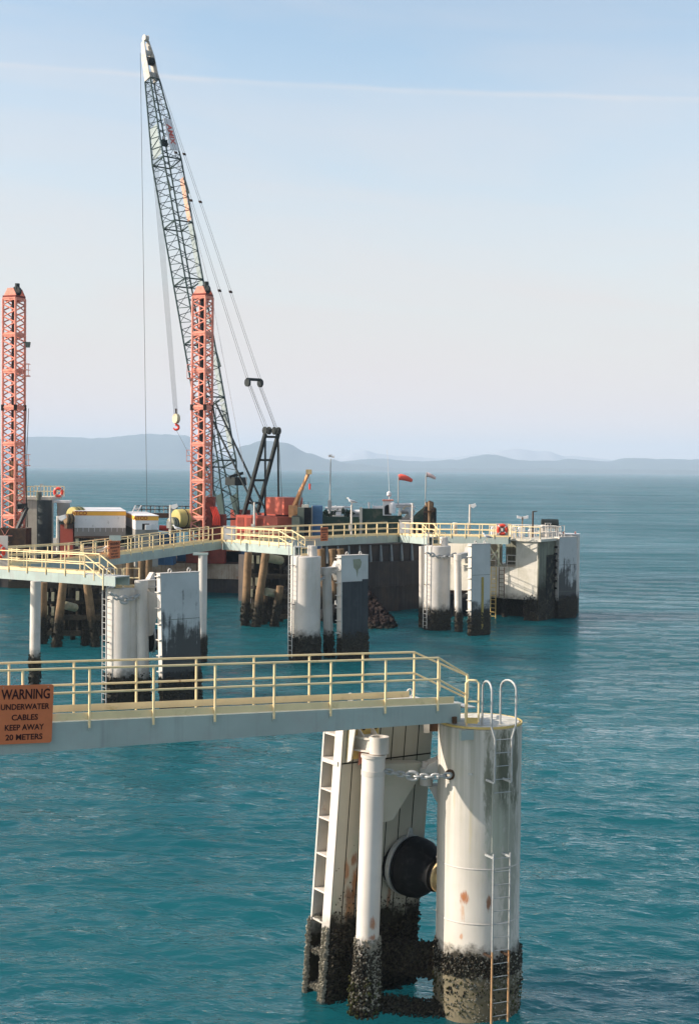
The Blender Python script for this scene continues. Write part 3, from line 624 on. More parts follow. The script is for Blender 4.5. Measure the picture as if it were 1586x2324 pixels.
for i in range(nz_):
    z0 = -1.5 + (H_p + 1.5) * i / nz_; z1 = -1.5 + (H_p + 1.5) * (i + 1) / nz_
    if i == 0:
        q0 = [PP(0, 0, z0), PP(PW, 0, z0), PP(PW, PT, z0), PP(0.42, PT, z0), PP(0.42, th, z0), PP(0, th, z0)]; mbp.add(q0, [])
    q = [PP(0, 0, z1), PP(PW, 0, z1), PP(PW, PT, z1), PP(0.42, PT, z1), PP(0.42, th, z1), PP(0, th, z1)]
    mbp.add(q, []); o = i * 6
    mbp.f += [(o + k, o + (k + 1) % 6, o + 6 + (k + 1) % 6, o + 6 + k) for k in range(6)]
mbp.f.append(tuple(range(nz_ * 6, nz_ * 6 + 6)))
obj('panel_body', mbp, 'panel_face', fp)
obj('outer_flange', MB().prism([PP(-0.03, PT - 0.06, -1.4), PP(-0.03, PT - 0.06, H_p), PP(0.42, PT - 0.06, H_p), PP(0.42, PT - 0.06, -1.4)], -n2 * 0.06), 'white_tide', fp)
obj('inner_flange', MB().prism([PP(-0.012, th - 0.1, -1.4), PP(-0.012, th - 0.1, H_p), PP(-0.012, th + 0.24, H_p), PP(-0.012, th + 0.24, -1.4)], -d2 * 0.02), 'white_tide', fp)
obj('top_plate', MB().prism([PP(0, 0, H_p + .003), PP(PW, 0, H_p + .003), PP(PW, PT, H_p + .003), PP(0, PT, H_p + .003)], fz * 0.03), 'white', fp)
for zz, tk in ((6.55, 0.05), (5.87, 0.10), (5.17, 0.04), (4.45, 0.04), (3.55, 0.04), (2.65, 0.04), (1.9, .04), (1.1, .04)):
    obj('stiffener_plate', MB().prism([PP(-0.06 if tk > .05 else -0.02, 0.10, zz), PP(-0.06 if tk > .05 else -0.02, PT - 0.07, zz), PP(0.41, PT - 0.07, zz), PP(0.41, 0.11, zz)], fz * tk), 'white_tide', fp)
for k, u in enumerate((0.30, 0.66, 1.05, 1.42, 1.80, 2.20)):
    obj('seam', MB().prism([PP(u - 0.013, -0.004, 1.6), PP(u + 0.013, -0.004, 1.6), PP(u + 0.013, -0.004, H_p - .02), PP(u - 0.013, -0.004, H_p - .02)], -n2 * 0.006), 'seam', fp)
for z_, a, b in ((5.92, 0.0, PW),):
    obj('seam', MB().prism([PP(a, -0.009, z_), PP(b, -0.009, z_), PP(b, -0.009, z_ + 0.035), PP(a, -0.009, z_ + 0.035)], -n2 * 0.008), 'seam', fp)
for px_, py_ in ((795, 1584), (930, 1573)):
    c = P(px_, py_, 35.2 if px_ < 900 else 36.0); c.z = H_p + 0.10
    obj('lifting_lug', MB().tube([c + V((math.cos(a) * .07, 0, math.sin(a) * .09)) for a in [i * math.pi / 6 for i in range(12)]], 0.025, 6, closed=True), 'white', fp, True)
obj('bolt_plug', MB().lathe(PP(1.27, 0.0, 4.42), [(0, 0.11), (0.03, 0.10), (0.03, 0.05), (0.06, 0.03)], 16, n2), 'rustblack', fp, True)
g = MB()
growth_face(g, (PP(0, 0, 0).x, PP(0, 0, 0).y, 0), (PP(PW, 0, 0).x, PP(PW, 0, 0).y, 0), -0.2, 2.15, 3800, 0.03, 0.075, lean=((tl - bl).x / H_p, (tl - bl).y / H_p), off=(n2.x * 1.2, n2.y * 1.2), edge=0.45)
for _ in range(260): g.lump(PP(random.uniform(0, PW), -random.random() * .08, 2.05 + random.expovariate(4.5)), random.uniform(.012, .035))
obj('marine_growth', g, 'growth', fp)['kind'] = 'stuff'
g = MB()
for _ in range(3000):
    z = random.uniform(-0.1, 1.95); 
    if random.random() < 0.5: q = PP(-0.03 - random.random() * 0.08, random.choice((0.03, 0.16, PT - 0.03, PT)) + random.uniform(-.05, .05), z)
    else: q = PP(random.uniform(0, .4), random.uniform(0.1, PT), random.choice((0.2, 1.12, 1.92)) + random.uniform(-.06, .06))
    if z < 1.95 - 0.3 * random.random(): g.lump(q, random.uniform(0.025, 0.06))
obj('barnacle_crust', g, 'barnacle', fp)['kind'] = 'stuff'
# ---- guide pile with hinge
gpx = G(828, 2300, 0); ptop = P(848, 1716, gpx.y)
pdirv = (ptop - gpx)
PR = 0.275
M['pile_front'] = mat('front_pile_paint', (0.60, 0.55, 0.49), 0.55, dirt=(0.52, 0.46, 0.36), damt=0.15, dscale=1.1, streak=0.15, streakcol=(0.5, 0.42, 0.3), algae=(1.75, 0.3),
    spots=[(tuple(gpx + pdirv * 0.36 + V((0.12, -.25, 0))), (.1, .15, .2), rust, .8), (tuple(gpx + pdirv * 0.31 + V((0.1, -.25, 0))), (.12, .15, .1), rust, .8), (tuple(gpx + pdirv * 0.27 + V((0.0, -.25, 0))), (.18, .15, .2), (.4, .25, .12), .6)])
gpl = thing('guide_pile', 'slim leaning white steel pile in the foreground between seamed panel and big column', 'pile', gpx, 'slim guide piles beside the docking panels')
obj('shaft', MB().tube([gpx - pdirv * 0.3, gpx, gpx + pdirv * 0.5, ptop], PR, 40), 'pile_front', gpl, True)
obj('head_flange', MB().tube([ptop - fz * 0.02, ptop + fz * 0.05], PR + 0.03, 40), 'white', gpl, True)
obj('collar', MB().tube([ptop - pdirv.normalized() * 0.45, ptop - pdirv.normalized() * 0.33], PR + 0.012, 40), 'white', gpl, True)
dr = ptop + fz * 0.07 + V((0.12, 0, 0))
obj('hinge_drum', MB().lathe(dr, [(0, 0.235), (0.40, 0.235), (0.40, 0.17), (0.2, 0.17), (0.2, 0.0)], 36), 'white', gpl, True)
am = PP(0.45, -0.02, 6.2)
arm = MB(); ad = V((dr.x - am.x, dr.y - am.y, 0)); ad_n = ad.normalized(); sd2 = V((-ad_n.y, ad_n.x, 0))
ap = V((am.x, am.y, dr.z + 0.02))
for zz in (0.0, 0.30):
    obj('hinge_arm', MB().prism([ap - sd2 * 0.30 + fz * zz, ap + sd2 * 0.26 + fz * zz, ap + ad - ad_n * 0.12 + sd2 * 0.21 + fz * zz, ap + ad - ad_n * 0.12 - sd2 * 0.21 + fz * zz], fz * 0.045), 'white', gpl)
obj('arm_web', MB().prism([ap + fz * 0.046, ap + ad * 0.98 + fz * 0.046, ap + ad * 0.98 + fz * 0.299, ap + fz * 0.299], -sd2 * 0.17), 'white', gpl)
obj('hinge_plate', MB().prism([PP(0.10, -0.02, dr.z - 0.22), PP(0.95, -0.02, dr.z - 0.22), PP(0.95, -0.02, dr.z + 0.58), PP(0.10, -0.02, dr.z + 0.58)], n2 * 0.04), 'yellow_old', gpl)
obj('arm_gusset', MB().prism([PP(0.10, -0.065, dr.z - 0.28), PP(0.10, -0.065, dr.z + 0.60), PP(0.10, -0.32, dr.z + 0.62), PP(0.10, -0.22, dr.z - 0.2)], d2 * 0.03), 'white', gpl)
for u in (0.34, 0.72):
    obj('arm_gusset', MB().prism([PP(u, -0.065, dr.z + 0.56), PP(u, -0.40, dr.z + 0.35), PP(u, -0.065, dr.z + 0.35)], d2 * 0.03), 'white', gpl)
obj('arm_gusset', MB().prism([PP(0.42, -0.065, dr.z - 0.01), PP(0.42, -0.62, dr.z - 0.01), PP(0.42, -0.065, dr.z - 0.38)], d2 * 0.03), 'coral', gpl)
for u in (0.2, 0.5, 0.85):
    for zz in (0.5, 0.15, -0.15): obj('flange_bolt', MB().lathe(PP(u, -0.06, dr.z + zz), [(0, 0.03), (0.05, 0.03)], 6, n2), 'rustblack', gpl)
# deep triangular wing plate running from the pile towards the column
wp = ptop + V((0.2, 0.15, 0)); we = V((CX - CR - 0.28, CY + 0.35, 0))
wdv = V((we.x - wp.x, we.y - wp.y, 0)); wn = V((-wdv.y, wdv.x, 0)).normalized()
zt = ptop.z - 0.02
obj('wing_plate', MB().prism([V((wp.x, wp.y, zt)), V((wp.x, wp.y, zt - 3.05 * 0.95)) , V((wp.x, wp.y, zt - 2.95)) + wdv * 0.0, V((wp.x, wp.y, zt - 2.9)) + wdv * 0.25, V((wp.x, wp.y, zt - 0.85)) + wdv * 0.90, V((wp.x, wp.y, zt - 0.28)) + wdv * 0.95, V((wp.x, wp.y, zt - 0.25)) + wdv * 0.45][:1] + [V((wp.x, wp.y, zt - 2.9)), V((wp.x, wp.y, zt - 2.86)) + wdv * 0.22, V((wp.x, wp.y, zt - 1.02)) + wdv * 0.85, V((wp.x, wp.y, zt - 0.40)) + wdv * 0.97], wn * 0.12), 'white', gpl) if False else None
obj('wing_plate', MB().prism([V((wp.x, wp.y, zt - 0.20)), V((wp.x, wp.y, zt - 1.62 * 1.0)), V((wp.x, wp.y, zt - 1.58)) + wdv * 0.26, V((wp.x, wp.y, zt - 0.72)) + wdv * 0.80, V((wp.x, wp.y, zt - 0.42)) + wdv * 0.98, V((wp.x, wp.y, zt - 0.30)) + wdv * 0.98], wn * 0.45), 'panel_face', gpl)
obj('wing_pin', MB().lathe(V((we.x + 0.02, we.y - 0.1, 5.35)), [(0, 0.16), (0.42, 0.16), (0.42, 0.12), (0.46, 0.12)], 20), 'white', gpl, True)
g = MB()
for _ in range(3000):
    z = random.uniform(-0.6, 1.9); a = random.uniform(0, 2 * math.pi)
    if z > 1.75 - 0.35 * random.random(): continue
    c = gpx + pdirv * (z / pdirv.z); k = PR + random.random() * (0.04 + 0.055 * max(0, 1.3 - z))
    g.lump((c.x + math.cos(a) * k, c.y + math.sin(a) * k, z), random.uniform(0.025, 0.06))
obj('marine_growth', g, 'growth', gpl)['kind'] = 'stuff'
g = MB()
for _ in range(1300):
    z = random.uniform(0.2, 1.85); a = random.uniform(0, 2 * math.pi); c = gpx + pdirv * (z / pdirv.z); k = PR + random.random() * (0.04 + 0.07 * max(0, 1.3 - z))
    g.lump((c.x + math.cos(a) * k, c.y + math.sin(a) * k, z), random.uniform(0.02, 0.05))
obj('barnacle_crust', g, 'barnacle', gpl)['kind'] = 'stuff'
g = MB(); growth_cyl(g, (gpx.x - .01, gpx.y), PR + 0.06, -0.3, 1.2, 350, 0.025, 0.06, 0.5)
obj('weed', g, 'weed', gpl)['kind'] = 'stuff'
# ---- rubber cone fender
rc0 = P(925, 1962, 35.0); neck = V((CX - CR * 0.72, CY - 0.22, rc0.z - 0.12)); axv = V((0.72, -0.66, -0.06)).normalized()
cf = thing('cone_fender', 'black bell-shaped rubber fender with pale rim squeezed between panel and big column', 'rubber fender', rc0 - axv * 0.4, 'rubber cone fenders')
obj('rubber_body', MB().lathe(rc0, [(-0.08, 0.60), (0.0, 0.68), (0.05, 0.72), (0.10, 0.735), (0.13, 0.70), (0.16, 0.735), (0.30, 0.74), (0.45, 0.71), (0.58, 0.63), (0.70, 0.52), (0.80, 0.43), (0.88, 0.40), (0.9, 0.43), (0.95, 0.43), (0.97, 0.37), (1.05, 0.36)], 48, axv), 'rubber', cf, True)
obj('rim_flange', MB().lathe(rc0, [(-0.13, 0.62), (-0.13, 0.715), (-0.06, 0.735), (0.015, 0.74), (0.02, 0.70), (0.0, 0.62)], 48, axv, cap=False), 'galv', cf, True)
obj('mount_pad', MB().lathe(rc0 - axv * 0.62, [(0, 0.62), (0.5, 0.62)], 32, axv), 'rubber', cf, True)
up = (fz - axv * fz.dot(axv)).normalized()
obj('lifting_lug', MB().prism([rc0 + up * 0.70 - axv.cross(up) * 0.13, rc0 + up * 0.93 - axv.cross(up) * 0.03, rc0 + up * 0.95 + axv.cross(up) * 0.03, rc0 + up * 0.70 + axv.cross(up) * 0.13], axv * 0.04), 'galv', cf)
M['rustyel'] = mat('rusty_cream_steel', (0.62, 0.45, 0.22), 0.7, damt=0.5, dscale=6, dirt=(0.32, 0.10, 0.03), rust=0.4)
nk = rc0 + axv * 1.02
obj('neck_flange', MB().lathe(nk, [(0, 0.36), (0.03, 0.40), (0.09, 0.40), (0.10, 0.3), (0.35, 0.3)], 36, axv), 'rustyel', cf, True)
# ---- chain between pile and column, and low underwater brace with growth
chain('heavy galvanised chain with big shackle in the foreground between slim pile and round column', P(838, 1738, 33.58), ce + V((-0.02, -0.1, 0)), 0.12, 20, 0.055, 0.095, 0.026, big=(0.52, 0.05), sides=8)
bm_ = thing('submerged_brace', 'low crusted brace beam just above the water between pile and big column', 'brace', (1.5, 34.4, 0), None)
p_a = V((gpx.x + 0.2, gpx.y, 0.25)); p_b = V((CX - 0.6, CY - 0.4, 0.0))
obj('beam', MB().tube([p_a, p_a.lerp(p_b, .5) - fz * 0.0, p_b], 0.13, 12), 'growth', bm_, True)
g = MB()
for _ in range(1800):
    u = random.random(); p = p_a.lerp(p_b, u); a = random.uniform(0, 2 * math.pi); k = 0.12 + random.random() * 0.14
    g.lump(p + V((0, math.cos(a) * k, math.sin(a) * k)), random.uniform(.02, .06))
obj('marine_growth', g, 'growth', bm_)['kind'] = 'stuff'
bm2 = thing('crusted_fender_bar', 'dark crusted horizontal bar at tide level running behind the cone fender to the column', 'brace', (1.8, 35.4, 0.8), None)
q_a = V((PP(1.6, -0.15, 0).x, PP(1.6, -0.15, 0).y, 0.95)); q_b = V((CX - 0.9, CY + 0.5, 0.95))
obj('bar', MB().beam(q_a, q_b, 0.4, 0.75), 'growth', bm2)
g = MB()
for _ in range(1300):
    u = random.random(); p = q_a.lerp(q_b, u); g.lump(p + V((random.uniform(-.1, .1), random.uniform(-.27, .1), random.uniform(-.42, .45))), random.uniform(.03, .07))
obj('marine_growth', g, 'growth', bm2)['kind'] = 'stuff'
# ------------------------------------------------------------------ SECOND ROW
def ladder(parent, c2, ang, rad, ztop, loops=True, zbot=0.2, wd=0.45, rung_parts=True, m='galv'):
    cd = V((math.cos(ang), math.sin(ang), 0)); tg = V((-cd.y, cd.x, 0)); lc = V((c2[0], c2[1], 0)) + cd * (rad + 0.2)
    a = lc - tg * wd / 2; b = lc + tg * wd / 2
    lad = obj('ladder', MB().tube([a + fz * zbot, a + fz * ztop], 0.035, 6).tube([b + fz * zbot, b + fz * ztop], 0.035, 6), m, parent, True)
    rg = obj('rung', MB().tube([a + fz * (zbot + .2), b + fz * (zbot + .2)], 0.018, 5), m, lad, True)
    for i in range(1, int((ztop - zbot - .3) / 0.32)): inst(rg, fz * 0.32 * i, lad)
    if loops:
        for s_ in (a, b):
            pts = [s_ + fz * ztop, s_ + fz * (ztop + 0.85)] + [s_ - cd * 0.25 * (1 - math.cos(k * math.pi / 6)) + fz * (ztop + 0.85 + 0.25 * math.sin(k * math.pi / 6)) for k in range(1, 6)] + [s_ - cd * 0.5 + fz * (ztop + 0.85), s_ - cd * 0.5 + fz * (ztop)]
            obj('grab_hoop', MB().tube(pts, 0.032, 6), m, lad, True)
    for zz in (ztop - 0.6, (ztop + zbot) / 2 + .2, zbot + 1.6):
        obj('ladder_bracket', MB().beam(a + fz * zz - cd * 0.18, a + fz * zz, 0.05).beam(b + fz * zz - cd * 0.18, b + fz * zz, 0.05), 'rustblack', lad)
    return lad
def column(label, px, ywater, rad, ytop, lad_ang, bollard=None, boxcap=True):
    c = G(px, ywater, 0); c = V((c.x, c.y + rad * 0.9, 0)); zt = P(px, ytop, c.y - rad).z
    t = thing('mooring_column', label, 'column', c, 'white mooring columns of the berths')
    obj('shaft', MB().lathe((c.x, c.y, 0), [(-2.5, rad)] + [(z * 0.5, rad) for z in range(0, int(zt * 2))] + [(zt - 0.04, rad), (zt, rad - 0.04)], 40), 'white_tide', t, True)
    g = MB(); growth_cyl(g, (c.x, c.y), rad, 0.0, 2.0, 1100, 0.05, 0.13, 0.5); obj('marine_growth', g, 'growth', t)['kind'] = 'stuff'
    ladder(t, (c.x, c.y), lad_ang, rad, zt)
    if bollard:
        bx = P(bollard, ytop - 8, c.y).x
        obj('bollard', MB().lathe((bx, c.y + 0.1, zt), [(0.0, 0.34), (0.03, 0.33), (0.68, 0.33), (0.70, 0.30)], 24), 'white', t, True)
    return t, c, zt
def pile2(label, xt, yt, xb, yb, rad, dark=False, m='white_tide', group='slim guide piles beside the docking panels', arm_to=None, wing=0, cap=False, name='guide_pile', grow=True):
    b = G(xb, yb, 0); tp = P(xt, yt, b.y)
    t = thing(name, label, 'pile', b, group); dv = (tp - b)
    obj('shaft', MB().tube([b - dv * 0.3, b, b + dv * 0.33, b + dv * 0.66, tp], rad, 20), m, t, True)
    if grow:
        g = MB()
        for _ in range(350):
            z = random.uniform(0, 1.9); a = random.uniform(0, 2 * math.pi)
            if z > 1.9 - random.random() * 0.5: continue
            cc = b + dv * (z / dv.z); k = rad + random.random() * 0.06
            g.lump((cc.x + math.cos(a) * k, cc.y + math.sin(a) * k, z), random.uniform(.04, .1))
        obj('marine_growth', g, 'growth', t)['kind'] = 'stuff'
    if cap: obj('pile_cap', MB().obox(tp + fz * 0.08 - V((.15, 0, 0)), (0.48, 0, 0), (0, 0.3, 0), fz * 0.07), 'girder', t)
    if arm_to is not None:
        e = V(arm_to); e.z = tp.z + 0.28
        obj('hinge_drum', MB().lathe(tp + fz * 0.003, [(0, rad + .03), (0.5, rad + .03)], 24), 'white', t, True)
        a0 = tp + fz * 0.28; dd = (e - a0); l = dd.length; dd.normalize()
        sdw = V((-dd.y, dd.x, 0))
        for k in (0.18, -0.2): obj('hinge_arm', MB().prism([a0 + fz * k + sdw * 0.2, a0 + fz * k - sdw * 0.2, e + fz * k - sdw * 0.3, e + fz * k + sdw * 0.3], fz * 0.05), 'white', t)
        obj('arm_web', MB().beam(a0, e, 0.1, 0.34), 'white', t)
        obj('hinge_plate', MB().prism([e + fz * (k[1]) - dd * k[0] for k in ((0, -0.75), (0, 0.6), (0.12, 0.6), (0.45, 0.2), (0.45, -0.2), (0.12, -.75))], sdw * 0.3), 'white', t)
        if wing:
            obj('wing_plate', MB().prism([tp + V((rad * .6, 0.1, -0.1)), tp + V((rad * .6, 0.1, -2.6)), tp + V((rad + .25, 0.3, -2.5)), tp + V((rad + wing, 0.45, -0.25))], V((0.0, 0.12, 0))), 'white_tide', t)
    return t, b, tp
def panel2(label, bl_, dvec, wdt, thick, ztop, lean, face='panel_blue', strips=(), pads=None):
    d = V(dvec).normalized(); n = V((d.y, -d.x, 0)); bl = V((bl_.x, bl_.y, 0))
    def Q(u, v, z): return bl + d * (u + lean * z) - n * v + V((0, 0, z))
    t = thing('docking_panel', label, 'docking panel', Q(wdt / 2, thick / 2, 0), 'docking panels of the berths')
    obj('panel_body', MB().prism([Q(0, 0, -1.2), Q(wdt, 0, -1.2), Q(wdt, 0, ztop), Q(0, 0, ztop)], -n * thick), face, t)
    obj('edge_plate', MB().prism([Q(-0.004, 0.01, -1.0), Q(-0.004, 0.01, ztop), Q(-0.004, thick - .01, ztop), Q(-0.004, thick - .01, -1.0)], -d * 0.03), 'white_tide', t)
    for k in range(8):
        zz = ztop - 0.15 - k * 0.85
        if zz > 1.7: obj('edge_rib', MB().prism([Q(-0.035, 0.02, zz), Q(-0.035, thick + .02, zz), Q(-0.035, thick + .02, zz + .05), Q(-0.035, 0.02, zz + .05)], -d * 0.12), 'white', t)
    obj('top_plate', MB().prism([Q(-.06, -.03, ztop + .003), Q(wdt + .03, -.03, ztop + .003), Q(wdt + .03, thick + .03, ztop + .003), Q(-.06, thick + .03, ztop + .003)], fz * 0.05), 'white', t)
    for u in (0.28, 0.78):
        c = Q(wdt * u, thick * .5, ztop + .13)
        obj('lifting_lug', MB().tube([c + d * math.cos(a) * .10 + fz * math.sin(a) * .12 for a in [i * math.pi / 5 for i in range(10)]], .04, 5, closed=True), 'white', t, True)
    for zz in (ztop * .33, ztop * .66):
        obj('plate_seam', MB().prism([Q(.02, -.0, zz), Q(wdt - .02, 0, zz), Q(wdt - .02, 0, zz + .03), Q(.02, 0, zz + .03)], n * 0.003), 'greygreen', t)
    for (u0, u1, z0, z1, m) in strips:
        obj('facing_strip', MB().prism([Q(u0, -0.003, z0), Q(u1, -0.003, z0), Q(u1, -0.003, z1), Q(u0, -0.003, z1)], n * 0.04), m, t)
    g = MB()
    for _ in range(900):
        z = random.uniform(0, 2.0)
        if z > 2.0 - random.random() * 0.8: continue
        if random.random() < .8: q = Q(random.uniform(0, wdt), -random.random() * .08, z)
        else: q = Q(random.choice((-0.05, wdt + .03)), random.uniform(0, thick), z)
        g.lump(q, random.uniform(.05, .12))
    obj('marine_growth', g, 'growth', t)['kind'] = 'stuff'
    return t, Q
def cone2(label, c, axis, s=1.0):
    ax = V(axis).normalized(); t = thing('cone_fender', label, 'rubber fender', c, 'rubber cone fenders')
    obj('rubber_body', MB().lathe(c, [(-0.1, 0.6 * s), (0, .68 * s), (.15, .70 * s), (.45, .58 * s), (.8, .40 * s), (1.1, .36 * s)], 28, ax), 'rubber', t, True)
    obj('rim_flange', MB().lathe(c, [(-0.14, .62 * s), (-.12, .74 * s), (.01, .75 * s), (.01, .62 * s)], 28, ax, cap=False), 'galv', t, True)
    obj('mount_pad', MB().lathe(c - ax * .5, [(0, .6 * s), (.37, .6 * s)], 24, ax), 'rubber', t, True)
    u = (fz - ax * fz.dot(ax)).normalized(); q = ax.cross(u)
    obj('lifting_lug', MB().prism([c + u * .68 - q * .14, c + u * .95 - q * .03, c + u * .95 + q * .03, c + u * .68 + q * .14], ax * .05), 'galv', t)
    return t
dp = (0.74, 0.67, 0)
M['panel_blue'] = mat('blue_grey_panel_paint', (0.47, 0.47, 0.44), 0.55, damt=0.1, dscale=1, dirt=(0.25, 0.26, 0.24), algae=(2.0, 0.6))
# stained low half, for panel A
def stained(name, col, zedge, amt, hang=1.6, c2=(0.03, 0.028, 0.025), seed=0.0):
    m = mat(name, col, 0.55, damt=0.1, dscale=1, dirt=tuple(q * .7 for q in col)); nt = m.node_tree
    b = [n for n in nt.nodes if n.type == 'BSDF_PRINCIPLED'][0]; src = b.inputs['Base Color'].links[0].from_socket
    geo = N(nt, 'ShaderNodeNewGeometry'); sp = N(nt, 'ShaderNodeSeparateXYZ'); L(nt, geo.outputs['Position'], sp.inputs[0])
    n1 = NOISE(nt, SCALEV(nt, geo.outputs['Position'], (5, 5, 0.35), (seed, 0, 0)), 1.0, 4, 0.7); n2_ = NOISE(nt, geo.outputs['Position'], 3.0, 6, .75)
    zz = M_(nt, 'SUBTRACT', sp.outputs['Z'], M_(nt, 'MULTIPLY', M_(nt, 'SUBTRACT', n1, 0.5), hang * 3.0))
    zz = M_(nt, 'ADD', zz, M_(nt, 'MULTIPLY', M_(nt, 'SUBTRACT', NOISE(nt, SCALEV(nt, geo.outputs['Position'], (1, 1, .7), (seed, 3, 0)), 0.9, 3), 0.5), 6.0))
    zz = M_(nt, 'ADD', zz, M_(nt, 'MULTIPLY', M_(nt, 'SUBTRACT', n2_, 0.5), 2.4))
    f = MR(nt, zz, zedge - 0.6, zedge + 0.6, amt, 0.0)
    f2 = MR(nt, M_(nt, 'ADD', sp.outputs['Z'], M_(nt, 'MULTIPLY', n2_, 1.2)), 2.6, 3.2, 1.0, 0.0)
    f = M_(nt, 'MAXIMUM', f, f2)
    L(nt, MIX(nt, f, src, c2), b.inputs['Base Color']); return m
M['panel_A'] = stained('blue_grey_panel_with_dark_scuffs', (0.46, 0.47, 0.45), 4.5, 0.92)
M['panel_C'] = stained('blue_grey_panel_with_some_scuffs', (0.47, 0.47, 0.44), 2.0, 0.85, seed=7)
M['panel_E'] = stained('pale_grey_panel_paint', (0.46, 0.47, 0.45), 4.0, 0.9, seed=11)
M['padblack'] = mat('black_facing_pads', (0.040, 0.045, 0.048), 0.7, damt=0.3, dscale=1.5, dirt=(0.06, 0.065, 0.07), streak=0.4, streakcol=(0.07, 0.075, 0.08), algae=(1.9, .6))
M['yellowstrip'] = mat('ochre_strip', (0.36, 0.26, 0.06), 0.6, damt=0.3, dscale=3)
# unit A
colA, cA, zA = column('white column with hooped ladder nearest behind the foreground railing, left of the blue-grey scuffed panel', 274, 1606, 0.96, 1336, R(218))
pA, pbA, ptA = pile2('slim white pile right of the nearest second-row column, with triangular wing plate', 321, 1338, 327, 1603, 0.34, arm_to=P(352, 1330, 77.6), wing=0.75)
zPA = P(402, 1295, 78.2).z
PAo, QA = panel2('blue-grey docking panel with dark scuff marks, leftmost of those standing in the water', G(372, 1612), (0.76, 0.65, 0), 2.45, 0.36, zPA, -0.033, 'panel_A')
cone2('dark rubber fender seen between the nearest second-row column and scuffed panel', P(345, 1452, 78.3), (-0.8, -0.3, 0), 0.95)
chain('galvanised chain looped across the nearest second-row column', P(250, 1345, 75.2), P(315, 1349, 76.3), 0.34, 11, 0.10, 0.17, 0.05, big=(0.5, .06))
# unit B
colB, cB, zB = column('white column with short bollard on top beside the black-faced panel', 691, 1501, 1.02, 1264, R(216), bollard=708.5)
pB, pbB, ptB = pile2('slim white pile between bollard-topped column and black-faced panel', 741, 1305, 747, 1494, 0.33, arm_to=P(768, 1300, 98.5))
zPB = P(803, 1257, 98.5).z
PBo, QB = panel2('black-faced docking panel with pale grey top band and green stain, middle of the row', G(775, 1500), (0.80, 0.60, 0), 2.25, 0.5, zPB, -0.012, 'panel_blue', strips=[(0.06, 1.72, 0.2, zPB - 1.75, 'padblack'), (1.74, 2.22, 0.2, zPB - 1.62, 'padblack')])
cone2('dark rubber fender beside the black-faced panel', P(762, 1393, 99.0), (-0.8, -0.3, 0), 0.95)
chain('galvanised chain across the bollard-topped column', P(672, 1303, 95.8), P(735, 1311, 96.5), 0.34, 11, 0.12, 0.2, 0.055, big=(0.5, .06))
gs = MB()
obj('green_stain', MB().prism([QB(u, -0.003, zPB - z) for u, z in ((0.95, .25), (1.55, .22), (1.70, .45), (1.60, .8), (1.4, .95), (1.32, 1.5), (1.22, 1.0), (1.02, .8))], V((0.6, -0.8, 0)) * 0.008), mat('olive_stain', (0.27, 0.28, 0.20), .9, damt=.4, dscale=4), PBo)
# unit C
colC, cC, zC = column('white column with bollard at the far end beside the ochre-striped panel', 992, 1432, 1.05, 1240, R(217), bollard=1007)
pile2('slim white pile tucked against the left side of the farthest column', 956, 1240, 956, 1424, 0.2, m='white_tide')
pC, pbC, ptC = pile2('slim white pile between farthest column and ochre-striped panel', 1038, 1272, 1040, 1434, 0.29, arm_to=P(1064, 1262, 117.5))
zPC = P(1090, 1228, 116.5).z
PCo, QC = panel2('blue-grey docking panel with ochre vertical strip, near the concrete platform', G(1069, 1443), (0.80, 0.60, 0), 1.95, 0.42, zPC, -0.008, 'panel_C', strips=[(1.02, 1.24, 0.4, zPC - 2.6, 'yellowstrip')])
cone2('dark rubber fender left of the ochre-striped panel', P(1060, 1370, 117.8), (-0.8, -0.3, 0), 1.2)
chain('galvanised chain across the farthest column', P(968, 1253, 113.6), P(1034, 1258, 114.5), 0.3, 11, 0.13, 0.22, 0.06, big=(0.5, .06))
# catwalks of the second row
kw = dict(r=0.034)
W2 = catwalk('sunlit catwalk on the left with white girder, ending at the nearest second-row column', P(-60, 1288, 81.5), P(262, 1309, 75.2), 1.1, 0.52, 1.4, railspan=(0, 0.80), **kw)
W3a = catwalk('short shaded catwalk stretch behind the sunlit left catwalk', P(-60, 1289, 83.5), P(186, 1272, 91), 1.1, 0.52, 1.45, **kw)
W3b = catwalk('long shaded catwalk climbing in the picture from the left to the white cabinet', P(189, 1271.6, 91.1), P(503, 1228, 108), 1.1, 0.6, 1.45, **kw)
W4 = catwalk('sunlit catwalk stretch leading to the bollard-topped column', P(507, 1229, 107.9), P(668, 1241.5, 98.6), 1.1, 0.6, 1.45, railspan=(0, 0.80), **kw)
W5 = catwalk('shaded catwalk between the two white cabinets, with orange sign', P(530, 1231, 108.6), P(903, 1214, 124), 1.2, 0.62, 1.45, **kw)
W6 = catwalk('short sunlit catwalk stretch ending at the farthest column', P(907, 1214, 123.9), P(968, 1219, 117.5), 1.1, 0.62, 1.3, railspan=(0, 0.85), **kw)
W7 = catwalk('far catwalk with many yellow posts from the farthest column to the concrete platform', P(928, 1216, 124.6), P(1153, 1219.5, 122.2), 1.2, 0.6, 1.3, **kw)
def stair(parent, e0, e1, drop, width_n, r=0.034):
    e0, e1 = V(e0), V(e1)
    for o in (V((0, 0, 0)), V(width_n)):
        a = e0 + o; b = e1 + o
        sloped_rails(parent, [(a + fz * 1.07, b + fz * (1.07)), (a + fz * 0.58, b + fz * 0.58)], r, posts=[(b, b + fz * 1.07), ((a + b) / 2 + fz * .1, (a + b) / 2 + fz * 1.07)])
def end_gate(parent, a, w_, h=1.05, r=0.034):
    a = V(a); b = a + V(w_)
    e = obj('end_gate', MB().tube([a, a + fz * h, b + fz * h, b], r, 6).tube([a + fz * h * .5, b + fz * h * .5], r, 6), 'yellow', parent, True)
    obj('gate_kick_plate', MB().beam(a + fz * .08, b + fz * .08, .03, .16), 'yellow', e)
def wdir(a, b):
    d = (V(b) - V(a)).normalized(); return d
